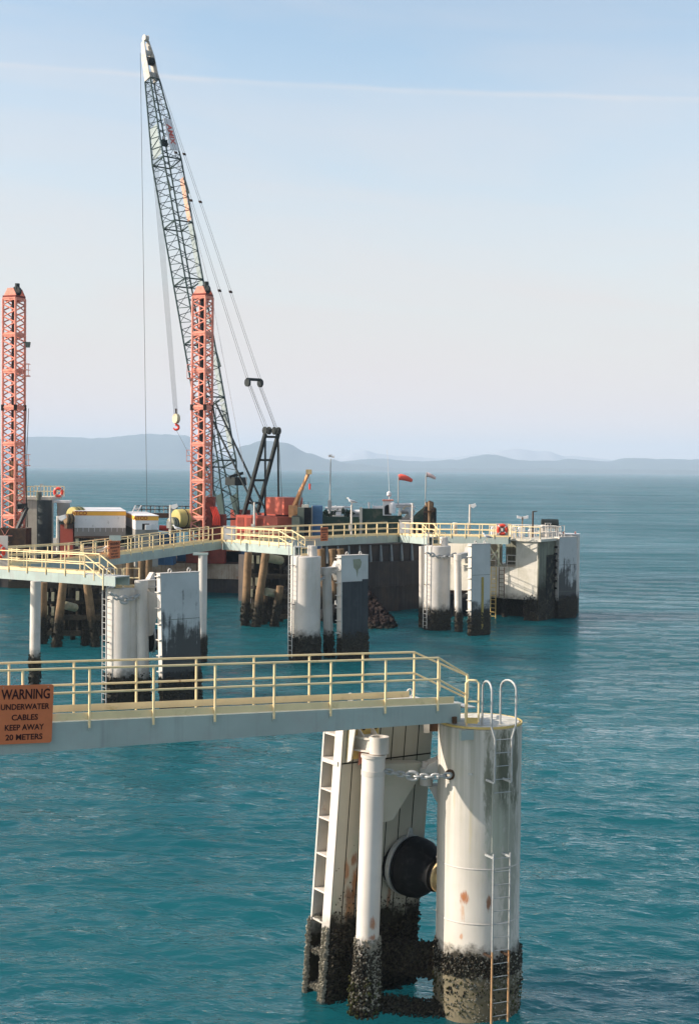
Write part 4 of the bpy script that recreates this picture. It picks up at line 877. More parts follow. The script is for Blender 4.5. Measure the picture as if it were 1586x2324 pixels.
a_ = P(-60, 1288, 81.5); b_ = P(262, 1309, 75.2); d_ = wdir(a_, b_); e0 = a_.lerp(b_, .80); stair(W2, e0, e0 + d_ * 1.35 - fz * .75, .7, (0.57, 1.0, 0)); end_gate(W2, V((cA.x + .05, cA.y - .2, zA)), (0.82, 0, 0)); end_gate(W2, V((cA.x - 0.42, cA.y - .45, zA)), (0.40, 0.05, 0))
a_ = P(507, 1229, 107.9); b_ = P(668, 1241.5, 98.6); d_ = wdir(a_, b_); e0 = a_.lerp(b_, .80); stair(W4, e0, e0 + d_ * 1.9 - fz * .5, .5, (0.86, .6, 0)); end_gate(W4, V((cB.x - .3, cB.y - .2, zB + .02)), (0.9, 0.5, 0))
a_ = P(907, 1214, 123.9); b_ = P(968, 1219, 117.5); d_ = wdir(a_, b_); e0 = a_.lerp(b_, .85); stair(W6, e0, e0 + d_ * 1.4 - fz * .5, .5, (0.9, .5, 0)); end_gate(W6, V((cC.x - .4, cC.y - .3, zC + .02)), (1.0, 0.3, 0))
# cabinets
def cabinet(label, x0, x1, y0, y1, Y, ring=False):
    a = P(x0, y1, Y); b = P(x1, y1, Y); h = P(x0, y0, Y).z - a.z; wd = b.x - a.x
    t = thing('lifebuoy_cabinet' if ring else 'equipment_cabinet', label, 'cabinet', (a + b) / 2, 'white cabinets on the catwalks')
    c = (a + b) / 2 + fz * h / 2
    obj('box', MB().obox(c, (wd / 2, 0, 0), (0, .18, 0), fz * h / 2), 'white', t)
    obj('lid', MB().obox(c + fz * (h / 2 + .04), (wd / 2 + .05, 0, 0), (0, .24, 0), fz * .03), 'white', t)
    obj('door', MB().obox(c + V((0, -.19, -.02)), (wd / 2 - .07, 0, 0), (0, .008, 0), fz * (h / 2 - .08)), 'officewhite', t)
    return t
cabinet('white equipment cabinet where the shaded and sunlit catwalks meet, left of the crane foot column', 508, 535, 1196, 1226, 107.6)
cabinet('white equipment cabinet at the catwalk corner near the farthest column', 906, 930, 1182, 1211, 123.4)
def life_ring(label, cpx, cpy, Y, rad, backing=None):
    c = P(cpx, cpy, Y); t = thing('lifebuoy', label, 'lifebuoy', c, 'red lifebuoys on railings')
    rr = rad * .72; tr = rad * .28
    obj('ring', MB().tube([c + V((math.cos(a) * rr, 0, math.sin(a) * rr)) for a in [i * math.pi / 12 for i in range(24)]], tr, 10, closed=True), 'ringred', t, True)
    for a in (45, 135, 225, 315):
        a = R(a); p = c + V((math.cos(a) * rr, 0, math.sin(a) * rr)); q = V((-math.sin(a), 0, math.cos(a)))
        obj('band', MB().tube([p - q * rad * .09, p + q * rad * .09], tr * 1.06, 10), 'white', t, True)
    if backing:
        wd, h = backing
        obj('backboard', MB().obox(c + V((0, tr + .06, 0)), (wd / 2, 0, 0), (0, .04, 0), fz * h / 2), 'white', t)
        obj('rope_bag', MB().lathe(c - V((0, tr * .4, rad * .25)), [(0, rad * .22), (rad * .5, rad * .25)], 10), 'white', t, True)
    return t
life_ring('red lifebuoy on white board on the far catwalk near the concrete platform', 1139.5, 1202, 121.8, .50, (1.0, 1.05))
life_ring('red lifebuoy cut by the left edge, on white board of the sunlit catwalk', -3, 1251, 80.5, .42, (1.0, 1.75))
life_ring('red lifebuoy up on the railing of the far left concrete dolphin', 235 * .5674, 1969 * .5674, 150, .55)
# small signs
s_a = P(249, 1229, 93.5); s_b = P(273.5, 1226.5, 95.0)
warning_sign('small orange warning sign on the long shaded catwalk on the left', s_a, s_b, 1.18, WL, WS)
s_a = P(727.5, 1197, 114.6); s_b = P(744.5, 1196, 115.4)
warning_sign('small orange warning sign on the catwalk right of the bollard-topped column', s_a, s_b, 1.12, WL, WS)
obj('sign_header', MB().obox(P(262, 1221, 94), (.38, 0, 0), (0, .02, 0), fz * .17), 'girder', W3b)
# white support piles under catwalks
pile2('white support pile under the sunlit left catwalk', 82, 1319, 79, 1551, 0.31, group='white support piles under the catwalks', name='support_pile', cap=False)
pile2('white rusting support pile with cap under the long shaded catwalk', 461, 1260, 458, 1502, 0.30, group='white support piles under the catwalks', name='support_pile', cap=True)
# ------------------------------------------------------------------ lamp posts and masts
def lamp_post(label, px, ytop, ybot, Y, r=0.09, head=1, hd=1, kind='lamp'):
    b = P(px, ybot, Y); tz = P(px, ytop, Y).z
    t = thing('lamp_post', label, 'lamp post', b, 'white lamp posts along the catwalks')
    obj('pole', MB().tube([b, V((b.x, b.y, tz))], [r, r * .85], 12), 'white', t, True)
    obj('junction_box', MB().obox(V((b.x - .12, b.y - .08, b.z + .75)), (.12, 0, 0), (0, .1, 0), fz * .25), 'white', t)
    if head:
        c = V((b.x + .28 * hd, b.y, tz - .12))
        obj('lamp_arm', MB().beam((b.x, b.y, tz - .08), (c.x, c.y, c.z), .06), 'white', t)
        obj('lamp_head', MB().prism([c + V((-.18 * hd, -.16, .12)), c + V((.2 * hd, -.16, .22)), c + V((.28 * hd, -.16, .0)), c + V((.0, -.16, -.2)), c + V((-.18 * hd, -.16, -.1))], V((0, .32, 0))), 'officewhite', t)
    return t
lamp_post('white lamp post in front of the red container on the left', 131, 1171, 1256, 92, head=1)
lamp_post('white lamp post in front of the small striped office container', 386.5, 1146, 1214, 104)
lamp_post('white lamp post in front of the red crane house', 577, 1140, 1218, 112, head=0)
lamp_post('white lamp post right of the blue container, with a gull on top', 797, 1146, 1217, 121, head=0)
lamp_post('white lamp post at the right cabinet before the dark barge end', 935, 1142, 1212, 125, r=.10, head=0)
lamp_post('white lamp post with lamp head on the far catwalk over open sea', 1065, 1145, 1212, 126, r=.10)
# ------------------------------------------------------------------ concrete platform on the right
def build_platform():
    t = thing('concrete_platform', 'massive pale concrete platform on piers at the right end, with stained, shade-toned side', 'pier', G(1130, 1400), None)
    A = P(1024, 1225, 127); C_ = P(1220, 1224, 122.4); zt = C_.z; dfr = V((C_.x - A.x, C_.y - A.y, 0)); l = dfr.length; dfr.normalize(); nb = V((-dfr.y, dfr.x, 0)); nb = nb if nb.y > 0 else -nb
    C0 = V((C_.x, C_.y, 0))
    def S(u0, u1, v0, v1, z0, z1, m, nm='wall'):
        o = C0 - dfr * 0; mb = MB(); a = o + dfr * u0 + nb * v0
        return obj(nm, mb.slab((a.x, a.y), dfr, nb, u1 - u0, v1 - v0, z0, z1), m, t)
    zs = P(1130, 1334, 122.8).z      # ledge level of lower beam
    zb = P(1130, 1361, 122.8).z
    zl = P(1130, 1289, 123).z
    S(-l - 1, 0, 0.0, 5.5, zb, zl, 'concrete', 'beam')
    S(-2.1, -0.001, 0.06, 5.5, zl + .003, zt - .22, 'concrete', 'wall')
    S(-2.5, 0.35, -0.15, 5.2, zt - .217, zt, 'concrete', 'slab')
    S(-l - 0.6, -5.0, 0.3, 3.2, zl + .003, P(1050, 1231, 123).z, 'concrete', 'wall')
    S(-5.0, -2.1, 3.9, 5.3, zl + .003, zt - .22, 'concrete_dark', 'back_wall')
    S(-5.0, -2.1, 0.5, 3.7, zt - .217, zt - .02, 'concrete', 'slab')
    # piers in the water
    S(-1.25, -0.002, 0.05, 5.4, -1.5, zb - .003, 'concrete', 'pier')
    S(-l - 1, -6.4, 0.6, 5, -1.5, zb - .003, 'concrete', 'pier')
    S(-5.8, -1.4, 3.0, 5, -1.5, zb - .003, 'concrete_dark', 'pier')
    # shaded right side with dark recess
    R0 = V((C0.x, C0.y, 0)); ds = nb.copy(); nn = V((-ds.y, ds.x, 0))
    A0 = R0 - nn * .12 + ds * .02
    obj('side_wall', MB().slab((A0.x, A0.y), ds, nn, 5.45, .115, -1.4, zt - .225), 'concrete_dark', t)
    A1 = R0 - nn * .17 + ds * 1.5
    obj('recess', MB().slab((A1.x, A1.y), ds, nn, 3.2, .046, 0, P(1240, 1258, 125).z), mat('black_recess_slab', (0.02, 0.02, 0.015), .9, damt=.3), t)  # flat black slab set proud of the side wall
    A2 = R0 - nn * .36 + ds * 3.0
    for k in range(7):
        obj('timber_rung', MB().slab((A2.x, A2.y), ds, nn, 1.6, .185, 2.6 + k * .6, 2.78 + k * .6), 'timber_dark', t)
    obj('vent_recess', MB().slab((C0 + dfr * (-6.3) - nb * .02 ).to_2d(), dfr, nb, .5, .019, zb + .2, zb + .9), 'rubber', t)
    # X-braced white tower in the opening
    xa = P(1103, 1226, 125.2); xb = P(1131, 1226, 125.2); zb2 = zl
    fr = MB(); 
    for p in (xa, xb): fr.beam((p.x, p.y, zb2), (p.x, p.y, zt - .25), .16)
    fr.beam((xa.x, xa.y, zb2), (xb.x + .5, xb.y, zt - .3), .11).beam((xb.x + .3, xb.y - .05, zb2), (xa.x, xa.y - .05, zt - .3), .11)
    obj('braced_frame', fr, mat('pale_green_cream_paint', (.55, .55, .40), .6, damt=.2), t)
    def rail(p, q, nm='railing', m='white', r=.035, h=1.05, n=4):
        p, q = V(p), V(q); mb = MB().tube([p + fz * h, q + fz * h], r, 5).tube([p + fz * h * .5, q + fz * h * .5], r, 5)
        for i in range(n + 1): mb.tube([p.lerp(q, i / n), p.lerp(q, i / n) + fz * h], r, 5)
        return obj(nm, mb, m, t, True)
    u = lambda a, b, z: V((C0.x, C0.y, 0)) + dfr * a + nb * b + fz * z
    rail(u(-5.9, .15, zl + .003), u(-4.1, .15, zl + .003), n=2); rail(u(-3.0, .15, zl + .003), u(-2.15, .15, zl + .003), n=1)
    # stair casting the slanting shadow
    st = MB(); st.beam(u(-2.55, -.2, zl + .1), u(-4.6, -.2, zt - .3), .08, .2)
    rail(u(-2.4, -.05, zt), u(0.2, -.05, zt), m='yellow', n=3); rail(u(.25, 0, zt), u(.25, 4.9, zt), n=4)
    rail(u(-5, .6, zt), u(-2.4, .6, zt), m='yellow', n=4); rail(u(-5.2, 3.5, zt), u(.1, 3.6, zt), n=10); rail(u(-7, 4.5, zt - .3), u(-.1, 4.9, zt - .1), n=12)
    # ladders on the lower face
    for uu, zz0, zz1, mm in ((-4.35, 0.0, zl, 'yellow_old'), (-3.55, zb + .1, zl, 'rustblack')):
        a = u(uu, -.25, 0); b = u(uu + .5, -.25, 0); lm = MB().tube([a + fz * zz0, a + fz * zz1], .035, 5).tube([b + fz * zz0, b + fz * zz1], .035, 5)
        lo = obj('ladder', lm, mm, t); k = zz0 + .2
        while k < zz1: obj('rung', MB().tube([a + fz * k, b + fz * k], .022, 5), mm, lo); k += .36
    g = MB()
    for _ in range(1500):
        s_ = random.random(); z = random.uniform(0, 2.2) * random.uniform(.6, 1)
        if s_ < .35: p = u(random.uniform(-1.25, 0), 0, z)
        elif s_ < .6: p = u(random.uniform(-l - 1, -6.4), .5, z)
        else: p = R0 + ds * random.uniform(0, 5.4) + nn * -.14 + fz * z
        g.lump(p, random.uniform(.06, .16))
    obj('marine_growth', g, 'growth', t)['kind'] = 'stuff'
    # machinery on the deck
    for px, w_, h0, h1 in ((1162, 11, 1196, 1216), (1180, 10, 1194, 1214), (1205, 14, 1199, 1214), (1120, 12, 1197, 1217)):
        p = P(px, h1, 126.5); wv = w_ / F * 126.5 / 2; hz = P(px, h0, 126.5).z - p.z
        b_ = MB().obox(p + fz * (zt - p.z + hz / 2 + .004), (wv, 0, 0), (0, .4, 0), fz * hz / 2); b_.obox(p + fz * (zt - p.z + hz + .05), (wv * .8, 0, 0), (0, .3, 0), fz * .04)
        tag(obj('deck_locker', b_, 'officewhite'), {1162: 'white deck locker behind yellow rail, left of the brown pole', 1180: 'narrow white deck locker between its two neighbours on the platform', 1205: 'wide white deck locker near the two white bollards', 1120: 'white deck locker left of the lifebuoy on the platform'}[px], 'locker', 'white lockers on the concrete platform')
    return t, C0, dfr, nb, zt
pf, PC0, PCd, PCn, PZt = build_platform()
def bollard_post(label, px, y0, y1, Y, r, cap=True):
    b = P(px, y1, Y); zt = P(px, y0, Y).z
    t = thing('bollard', label, 'bollard', b, 'white bollards on the platform')
    obj('post', MB().lathe(b, [(0, r * 1.15), (.08, r * 1.15), (.081, r), (zt - b.z - .06, r)], 20), 'white', t, True)
    obj('cap', MB().lathe((b.x, b.y, zt - .058), [(0, r * 1.08), (.05, r * 1.08), (.08, r * .5)], 20), 'white', t, True)
bollard_post('white bollard left of the dark gap on the platform', 1171, 1192, 1222, 125, .21) if False else None
bollard_post('left one of two stout white bollards above the stained platform side', 1230.5, 1191.5, 1221, 126.5, .20)
bollard_post('right one of two stout white bollards, nearest the end panel', 1263, 1190, 1213, 129, .20)
bollard_post('short white bollard behind the lifebuoy end of the far catwalk', 1032, 1186, 1212, 125.6, .20)
c = thing('winch_platform', 'low white rail and sill between the two stout white bollards', 'railing', P(1247, 1214, 128), None)
a = P(1236, 1213, 127.4); b = P(1260, 1213, 128.6)
obj('sill', MB().beam(a, b, .5, .35), 'white', c)
obj('dark_winch', MB().lathe((a + b) / 2 + V((-.75, .5, .95)), [(0, .42), (1.5, .42)], 16, (1, 0, 0)), 'black', c)
mb = MB().tube([a + fz * 1.0, b + fz * 1.0], .04, 5)
for i in range(5): mb.tube([a.lerp(b, i / 4) + fz * .15, a.lerp(b, i / 4) + fz * 1.0], .035, 5)
obj('rail', mb, 'white', c)
t = thing('pole', 'rusty brown pole standing on the concrete platform over open sea', 'pole', P(1208, 1222, 125.5), None)
pp = P(1208, 1222, 125.5); tz = P(1208, 1160, 125.5).z
obj('shaft', MB().tube([pp, (pp.x, pp.y, tz)], .075, 10), 'rustblack', t); obj('bracket', MB().beam((pp.x, pp.y, tz - .05), (pp.x + .35, pp.y, tz), .08), 'rustblack', t)
t = thing('lamp_post', 'small twin-headed lamp behind the lifebuoy catwalk on the platform', 'lamp post', P(1184.5, 1215, 129), 'white lamp posts along the catwalks')
pp = P(1184.5, 1215, 129); tz = P(1184.5, 1173, 129).z
obj('pole', MB().tube([pp, (pp.x, pp.y, tz)], .06, 8), 'timber', t)
for s_ in (-1, 1):
    obj('lamp_head', MB().prism([V((pp.x + s_ * .05, pp.y - .15, tz)), V((pp.x + s_ * .5, pp.y - .15, tz + .12)), V((pp.x + s_ * .5, pp.y - .15, tz - .12)), V((pp.x + s_ * .1, pp.y - .15, tz - .2))], V((0, .3, 0))), 'officewhite', t)
# end dolphin: column + panel
cE = G(1288, 1400, 0); zE = P(1290, 1214, 129).z
t = thing('mooring_column', 'round column topped with a white disc behind the end panel at the far right', 'column', (cE.x + .3, 129.5, 0), 'white mooring columns of the berths')
cc = (P(1292, 1213, 129.2).x, 129.6, 0)
obj('shaft', MB().lathe(cc, [(-2, .98), (1.9, .98), (zE - .03, .98), (zE, .95)], 36), 'white_tide', t, True)
obj('cap', MB().lathe((cc[0], cc[1], zE + .003), [(0, 1.02), (.10, 1.02)], 36), 'officewhite', t)
for k in (-.6, .5): obj('stud', MB().lathe((cc[0] + k, cc[1] - .5, zE + .10), [(0, .07), (.2, .07)], 8), 'coral', t)
PEo, QE = panel2('pale grey docking panel with dark stains at the far right end', G(1266, 1404), (0.82, 0.57, 0), 2.1, 0.62, P(1290, 1219, 126).z, 0.004, 'panel_E')
obj('corner_pipe', MB().tube([QE(2.13, -.02, P(1311, 1245, 127).z), QE(2.13, -.02, P(1311, 1218, 127).z), QE(1.9, -.02, P(1311, 1217, 127).z)], .04, 6), 'white', PEo)
# dark pad block at the concrete foot near unit C
t = thing('rubber_buffer', 'black rubber buffer block behind the slim pile of the farthest column', 'rubber fender', P(1043, 1400, 121), None)
pbk = P(1043, 1373, 121.5); obj('block', MB().obox(pbk, (1.5, 0.1, 0), (0, .5, 0), fz * .95), 'rubber', t); obj('mount', MB().obox(pbk + V((0, .62, .1)), (1.2, 0, 0), (0, .1, 0), fz * 1.1), 'rustblack', t)
pile2('rust-streaked slim pile in front of the concrete platform', 1147, 1292, 1144, 1399, .2, m='white_tide', group='white support piles under the catwalks', name='support_pile')
# ------------------------------------------------------------------ timber dolphins
def log(label, xt, yt, xb, yb, r, Y=None, group='old timber piles in the water', m='timber'):
    b = G(xb, yb, 0) if Y is None else PZ(xb, yb, Y, 0); tp = P(xt, yt, b.y + (0.0)); dv = tp - b
    t = thing('timber_pile', label, 'timber pile', b, group)
    pts = []; rr = []
    for k in range(9):
        u = k / 8 * 1.25 - .25; pts.append(b + dv * u + V((mnoise.noise(V((u * 3, xt, 0))) * .05, 0, 0))); rr.append(r * (1.12 - .18 * max(0, u) + .05 * mnoise.noise(V((u * 6, 0, xt)))))
    obj('log', MB().tube(pts, rr, 12), m, t, True)
    g = MB()
    for _ in range(220):
        z = random.uniform(-.1, 2.1)
        if z > 2.1 - random.random(): continue
        c = b + dv * (z / dv.z); a = random.uniform(0, 6.28); k = r * 1.1 + random.random() * .07
        g.lump((c.x + math.cos(a) * k, c.y + math.sin(a) * k, z), random.uniform(.05, .12))
    obj('marine_growth', g, 'growth', t)['kind'] = 'stuff'
    return t
def crib(label, x0, x1, ytop, ywat, depth, rows, blocks, group='timber cribs in the water'):
    b = G((x0 + x1) / 2, ywat, 0); Y = b.y; X0 = P(x0, ywat, Y).x; X1 = P(x1, ywat, Y).x; zt = P(x0, ytop, Y).z
    t = thing('timber_crib', label, 'timber crib', (b.x, Y + depth / 2, 0), group)
    for k in range(rows):
        z = .5 + (zt - .7) * k / (rows - 1)
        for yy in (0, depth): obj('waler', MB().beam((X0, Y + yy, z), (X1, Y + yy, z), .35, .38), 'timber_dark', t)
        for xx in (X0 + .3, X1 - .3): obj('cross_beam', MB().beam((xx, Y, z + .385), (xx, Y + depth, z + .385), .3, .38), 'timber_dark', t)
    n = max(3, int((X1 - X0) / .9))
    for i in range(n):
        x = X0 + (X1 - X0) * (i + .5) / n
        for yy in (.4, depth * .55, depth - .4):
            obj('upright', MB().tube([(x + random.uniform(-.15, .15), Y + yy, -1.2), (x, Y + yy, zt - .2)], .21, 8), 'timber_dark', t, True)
    obj('shade_backing', MB().box(X0, X1, Y + depth + .25, Y + depth + .4, -1, zt - .1), 'timber_dark', t)  # dark sheet added for the shade behind the crib
    for (bx, by, bw, bh) in blocks:
        p = P(bx, by, Y - .2); w_ = bw / F * Y / 2; h_ = bh / F * Y / 2
        obj('light_gap_block', MB().obox(p, (w_, 0, 0), (0, .12, 0), fz * h_), 'timber_pale', t)  # pale blocks paint the light coming through the crib's openings
    return t
crib('dark timber crib under the sunlit left catwalk', 92, 232, 1322, 1452, 4.5, 4, [(107, 1354, 5, 20), (121, 1354, 6, 20), (177, 1352, 7, 20), (107, 1385, 5, 20), (121, 1387, 6, 20), (107, 1412, 5, 16), (120, 1412, 6, 18)])
log('upright timber pile at the left side of the left crib', 100, 1322, 95, 1462, .30)
log('raking timber pile leaning right in front of the left crib', 144, 1322, 128, 1468, .30)
log('raking timber pile leaning left, right side of the left crib', 198, 1322, 217, 1468, .30)
log('short broken timber pile at the water in the left crib', 194, 1428, 193, 1466, .2)
t = thing('timber_log', 'short sawn log lying across the left crib', 'log', P(160, 1376, 103.5), 'horizontal logs in the cribs')
obj('log', MB().tube([P(150, 1374, 102), P(170, 1379, 104)], .3, 12), 'timber_pale', t, True)
crib('dark timber crib left of the bollard-topped column', 560, 654, 1256, 1412, 5.0, 4, [(573, 1269, 6, 18), (586, 1270, 7, 18), (570, 1320, 6, 18), (583, 1320, 7, 18), (571, 1346, 6, 18), (583, 1347, 6, 18), (568, 1376, 6, 14), (580, 1376, 7, 16)])
log('upright pale timber pile at the left side of the middle crib', 564, 1254, 556, 1419, .33)
log('raking timber pile in front of the middle crib', 603, 1256, 580, 1424, .33)
log('raking timber pile close to the bollard-topped column', 636, 1330, 622, 1422, .31)
log('crusted timber pile half hidden in the middle crib', 602, 1350, 597, 1416, .25)
for lb, a, b, r_ in (('thick horizontal log high in the middle crib', (606, 1266), (637, 1272), .36), ('horizontal log low in the middle crib', (604, 1343), (624, 1347), .33)):
    t = thing('timber_log', lb, 'log', P(a[0], a[1], 117), 'horizontal logs in the cribs')
    obj('log', MB().tube([P(a[0], a[1], 115.5), P(b[0], b[1], 117)], r_, 14), 'timber_pale', t, True); obj('end_band', MB().tube([P(b[0], b[1], 117), P(b[0] + 3, b[1], 117.2)], r_ * .8, 12), 'rustblack', t)
k = 0
for x, lb in ((296, 'first'), (322, 'second'), (338, 'third')):
    log('brown timber pile stub %s from left under the shaded catwalk, left of the barge band' % lb, x, 1268, x - 4, 1430, .34, Y=118); 
for x, lb in ((860, 'leftmost'), (948, 'middle'), (1010, 'rightmost')):
    xx = 482.3 + x * .2862
    log('brown timber pile, %s of those between bollard-topped column and black-faced panel' % lb, xx, 1246, xx + 8, 1400, .35, Y=121)
# dark trestle behind the left catwalk
# ------------------------------------------------------------------ barges
def work_barge():
    t = thing('work_barge', 'long dark crane barge with a rusty pale rubbing band behind the catwalks', 'barge', (-14, 150, 0), None)
    z1 = 3.0; yF = 148.0
    x0, x1 = -46.0, 3.0
    bd = V((math.cos(R(-9)), math.sin(R(-9)), 0)); bn_ = V((-bd.y, bd.x, 0)); A = V((x0, 152.2, 0))
    obj('hull', MB().slab(A, bd, bn_, 49.6, 36, -1, 1.45), 'hull', t)
    A2 = A - bn_ * .22; obj('rubbing_band', MB().slab(A2, bd, bn_, 49.7, 36, 1.453, z1), 'hullband', t)
    A3 = A - bn_ * .1 + bd * .1; obj('deck', MB().slab(A3, bd, bn_, 49.4, 35.8, z1 + .003, z1 + .1), 'rustblack', t)
    n = 0
    for i in range(20):
        x = x0 + 1.5 + i * 2.45
        q = A + bd * (1.5 + i * 2.45) - bn_ * .1; obj('hull_rib', MB().slab(q, bd, bn_, .12, .097, 0, 1.4), 'hull', t)
    # blue bulwark lockers at the deck edge
    for px in (365, 425, 505, 528, 545):
        p = P(px, 1268, 149.5); obj('bulwark', MB().box(p.x - 1.0, p.x + (.9 if px > 500 else 1.5), 149, 150.2, z1 + .105, z1 + 1.15), 'blue', t)
    return t
work_barge()
def dark_barge():
    A = P(735, 1240, 126); B = P(985, 1233, 133); z1 = A.z - .0
    d = V((B.x - A.x, B.y - A.y, 0)); l = d.length; d.normalize(); n = V((-d.y, d.x, 0))
    t = thing('barge', 'dark steel barge with ribbed bulwark moored behind the black-faced panel', 'barge', ((A + B) / 2).to_2d().to_3d(), None)
    obj('hull', MB().slab((A.x, A.y), d, n, l, 15, -1, 4.55), 'hull', t)
    obj('bulwark', MB().slab((A.x + n.x * .3, A.y + n.y * .3), d, n, l, .2, 4.553, z1), 'hull', t)
    obj('cap_rail', MB().slab((A.x + n.x * .1, A.y + n.y * .1), d, n, l, .5, z1 + .003, z1 + .12), 'hull', t)
    i = .4
    while i < l - .2:
        q = A + d * i
        obj('bulwark_rib', MB().prism([V((q.x, q.y, 4.553)), V((q.x, q.y, 4.75)) , V((q.x + n.x * .2, q.y + n.y * .2, z1)), V((q.x + n.x * .29, q.y + n.y * .29, z1)), V((q.x + n.x * .29, q.y + n.y * .29, 4.553))], d * .14), mat('grey_rib_paint', (.22, .25, .26), .7, damt=.4) if 'grey_rib_paint' not in MATS else MATS['grey_rib_paint'], t); i += 1.18
    obj('rubbing_strake', MB().slab((A.x - n.x * .12, A.y - n.y * .12), d, n, l, .117, 2.1, 2.3), 'hull', t)
dark_barge()
def rubble():
    c = G(862, 1430, 0); mb = MB()
    bm = bmesh.new(); 
    t = thing('rubble_mound', 'mound of reddish brown rock at the water behind the black-faced panel', 'rocks', (c.x, c.y + 3, 0), None)
    apex = P(826, 1338, 118)
    for i in range(900):
        u = random.random(); a = random.uniform(-1, 1); h = (1 - u) 
        x = apex.x + u * (G(905, 1420, 0).x - apex.x) * 1.0 * random.uniform(.2, 1) ; 
        hh = max(0, 1 - (x - apex.x) / (G(906, 1420, 0).x - apex.x)) * apex.z
        z = random.uniform(0, 1) * hh; y = 118.5 - (1 - z / max(.1, apex.z)) * 3.2 + random.uniform(0, 3)
        r = random.uniform(.12, .34)
        bmesh.ops.create_icosphere(bm, subdivisions=1, radius=r, matrix=Matrix.Translation((x, y, z)) @ Matrix.Rotation(random.uniform(0, 3), 4, V((random.random(), random.random(), 1))) @ Matrix.Diagonal((random.uniform(.8, 1.3), random.uniform(.8, 1.3), random.uniform(.6, 1), 1)))
    for v in bm.verts: v.co += V((random.uniform(-.05, .05), random.uniform(-.05, .05), random.uniform(-.05, .05)))
    me = bpy.data.meshes.new('rocks'); 
    for v in bm.verts: v.co -= t.location
    bm.to_mesh(me); bm.free(); me.materials.append(M['rock']); o = bpy.data.objects.new('rock_heap', me); COL.objects.link(o); o.parent = t; o['kind'] = 'stuff'
rubble()
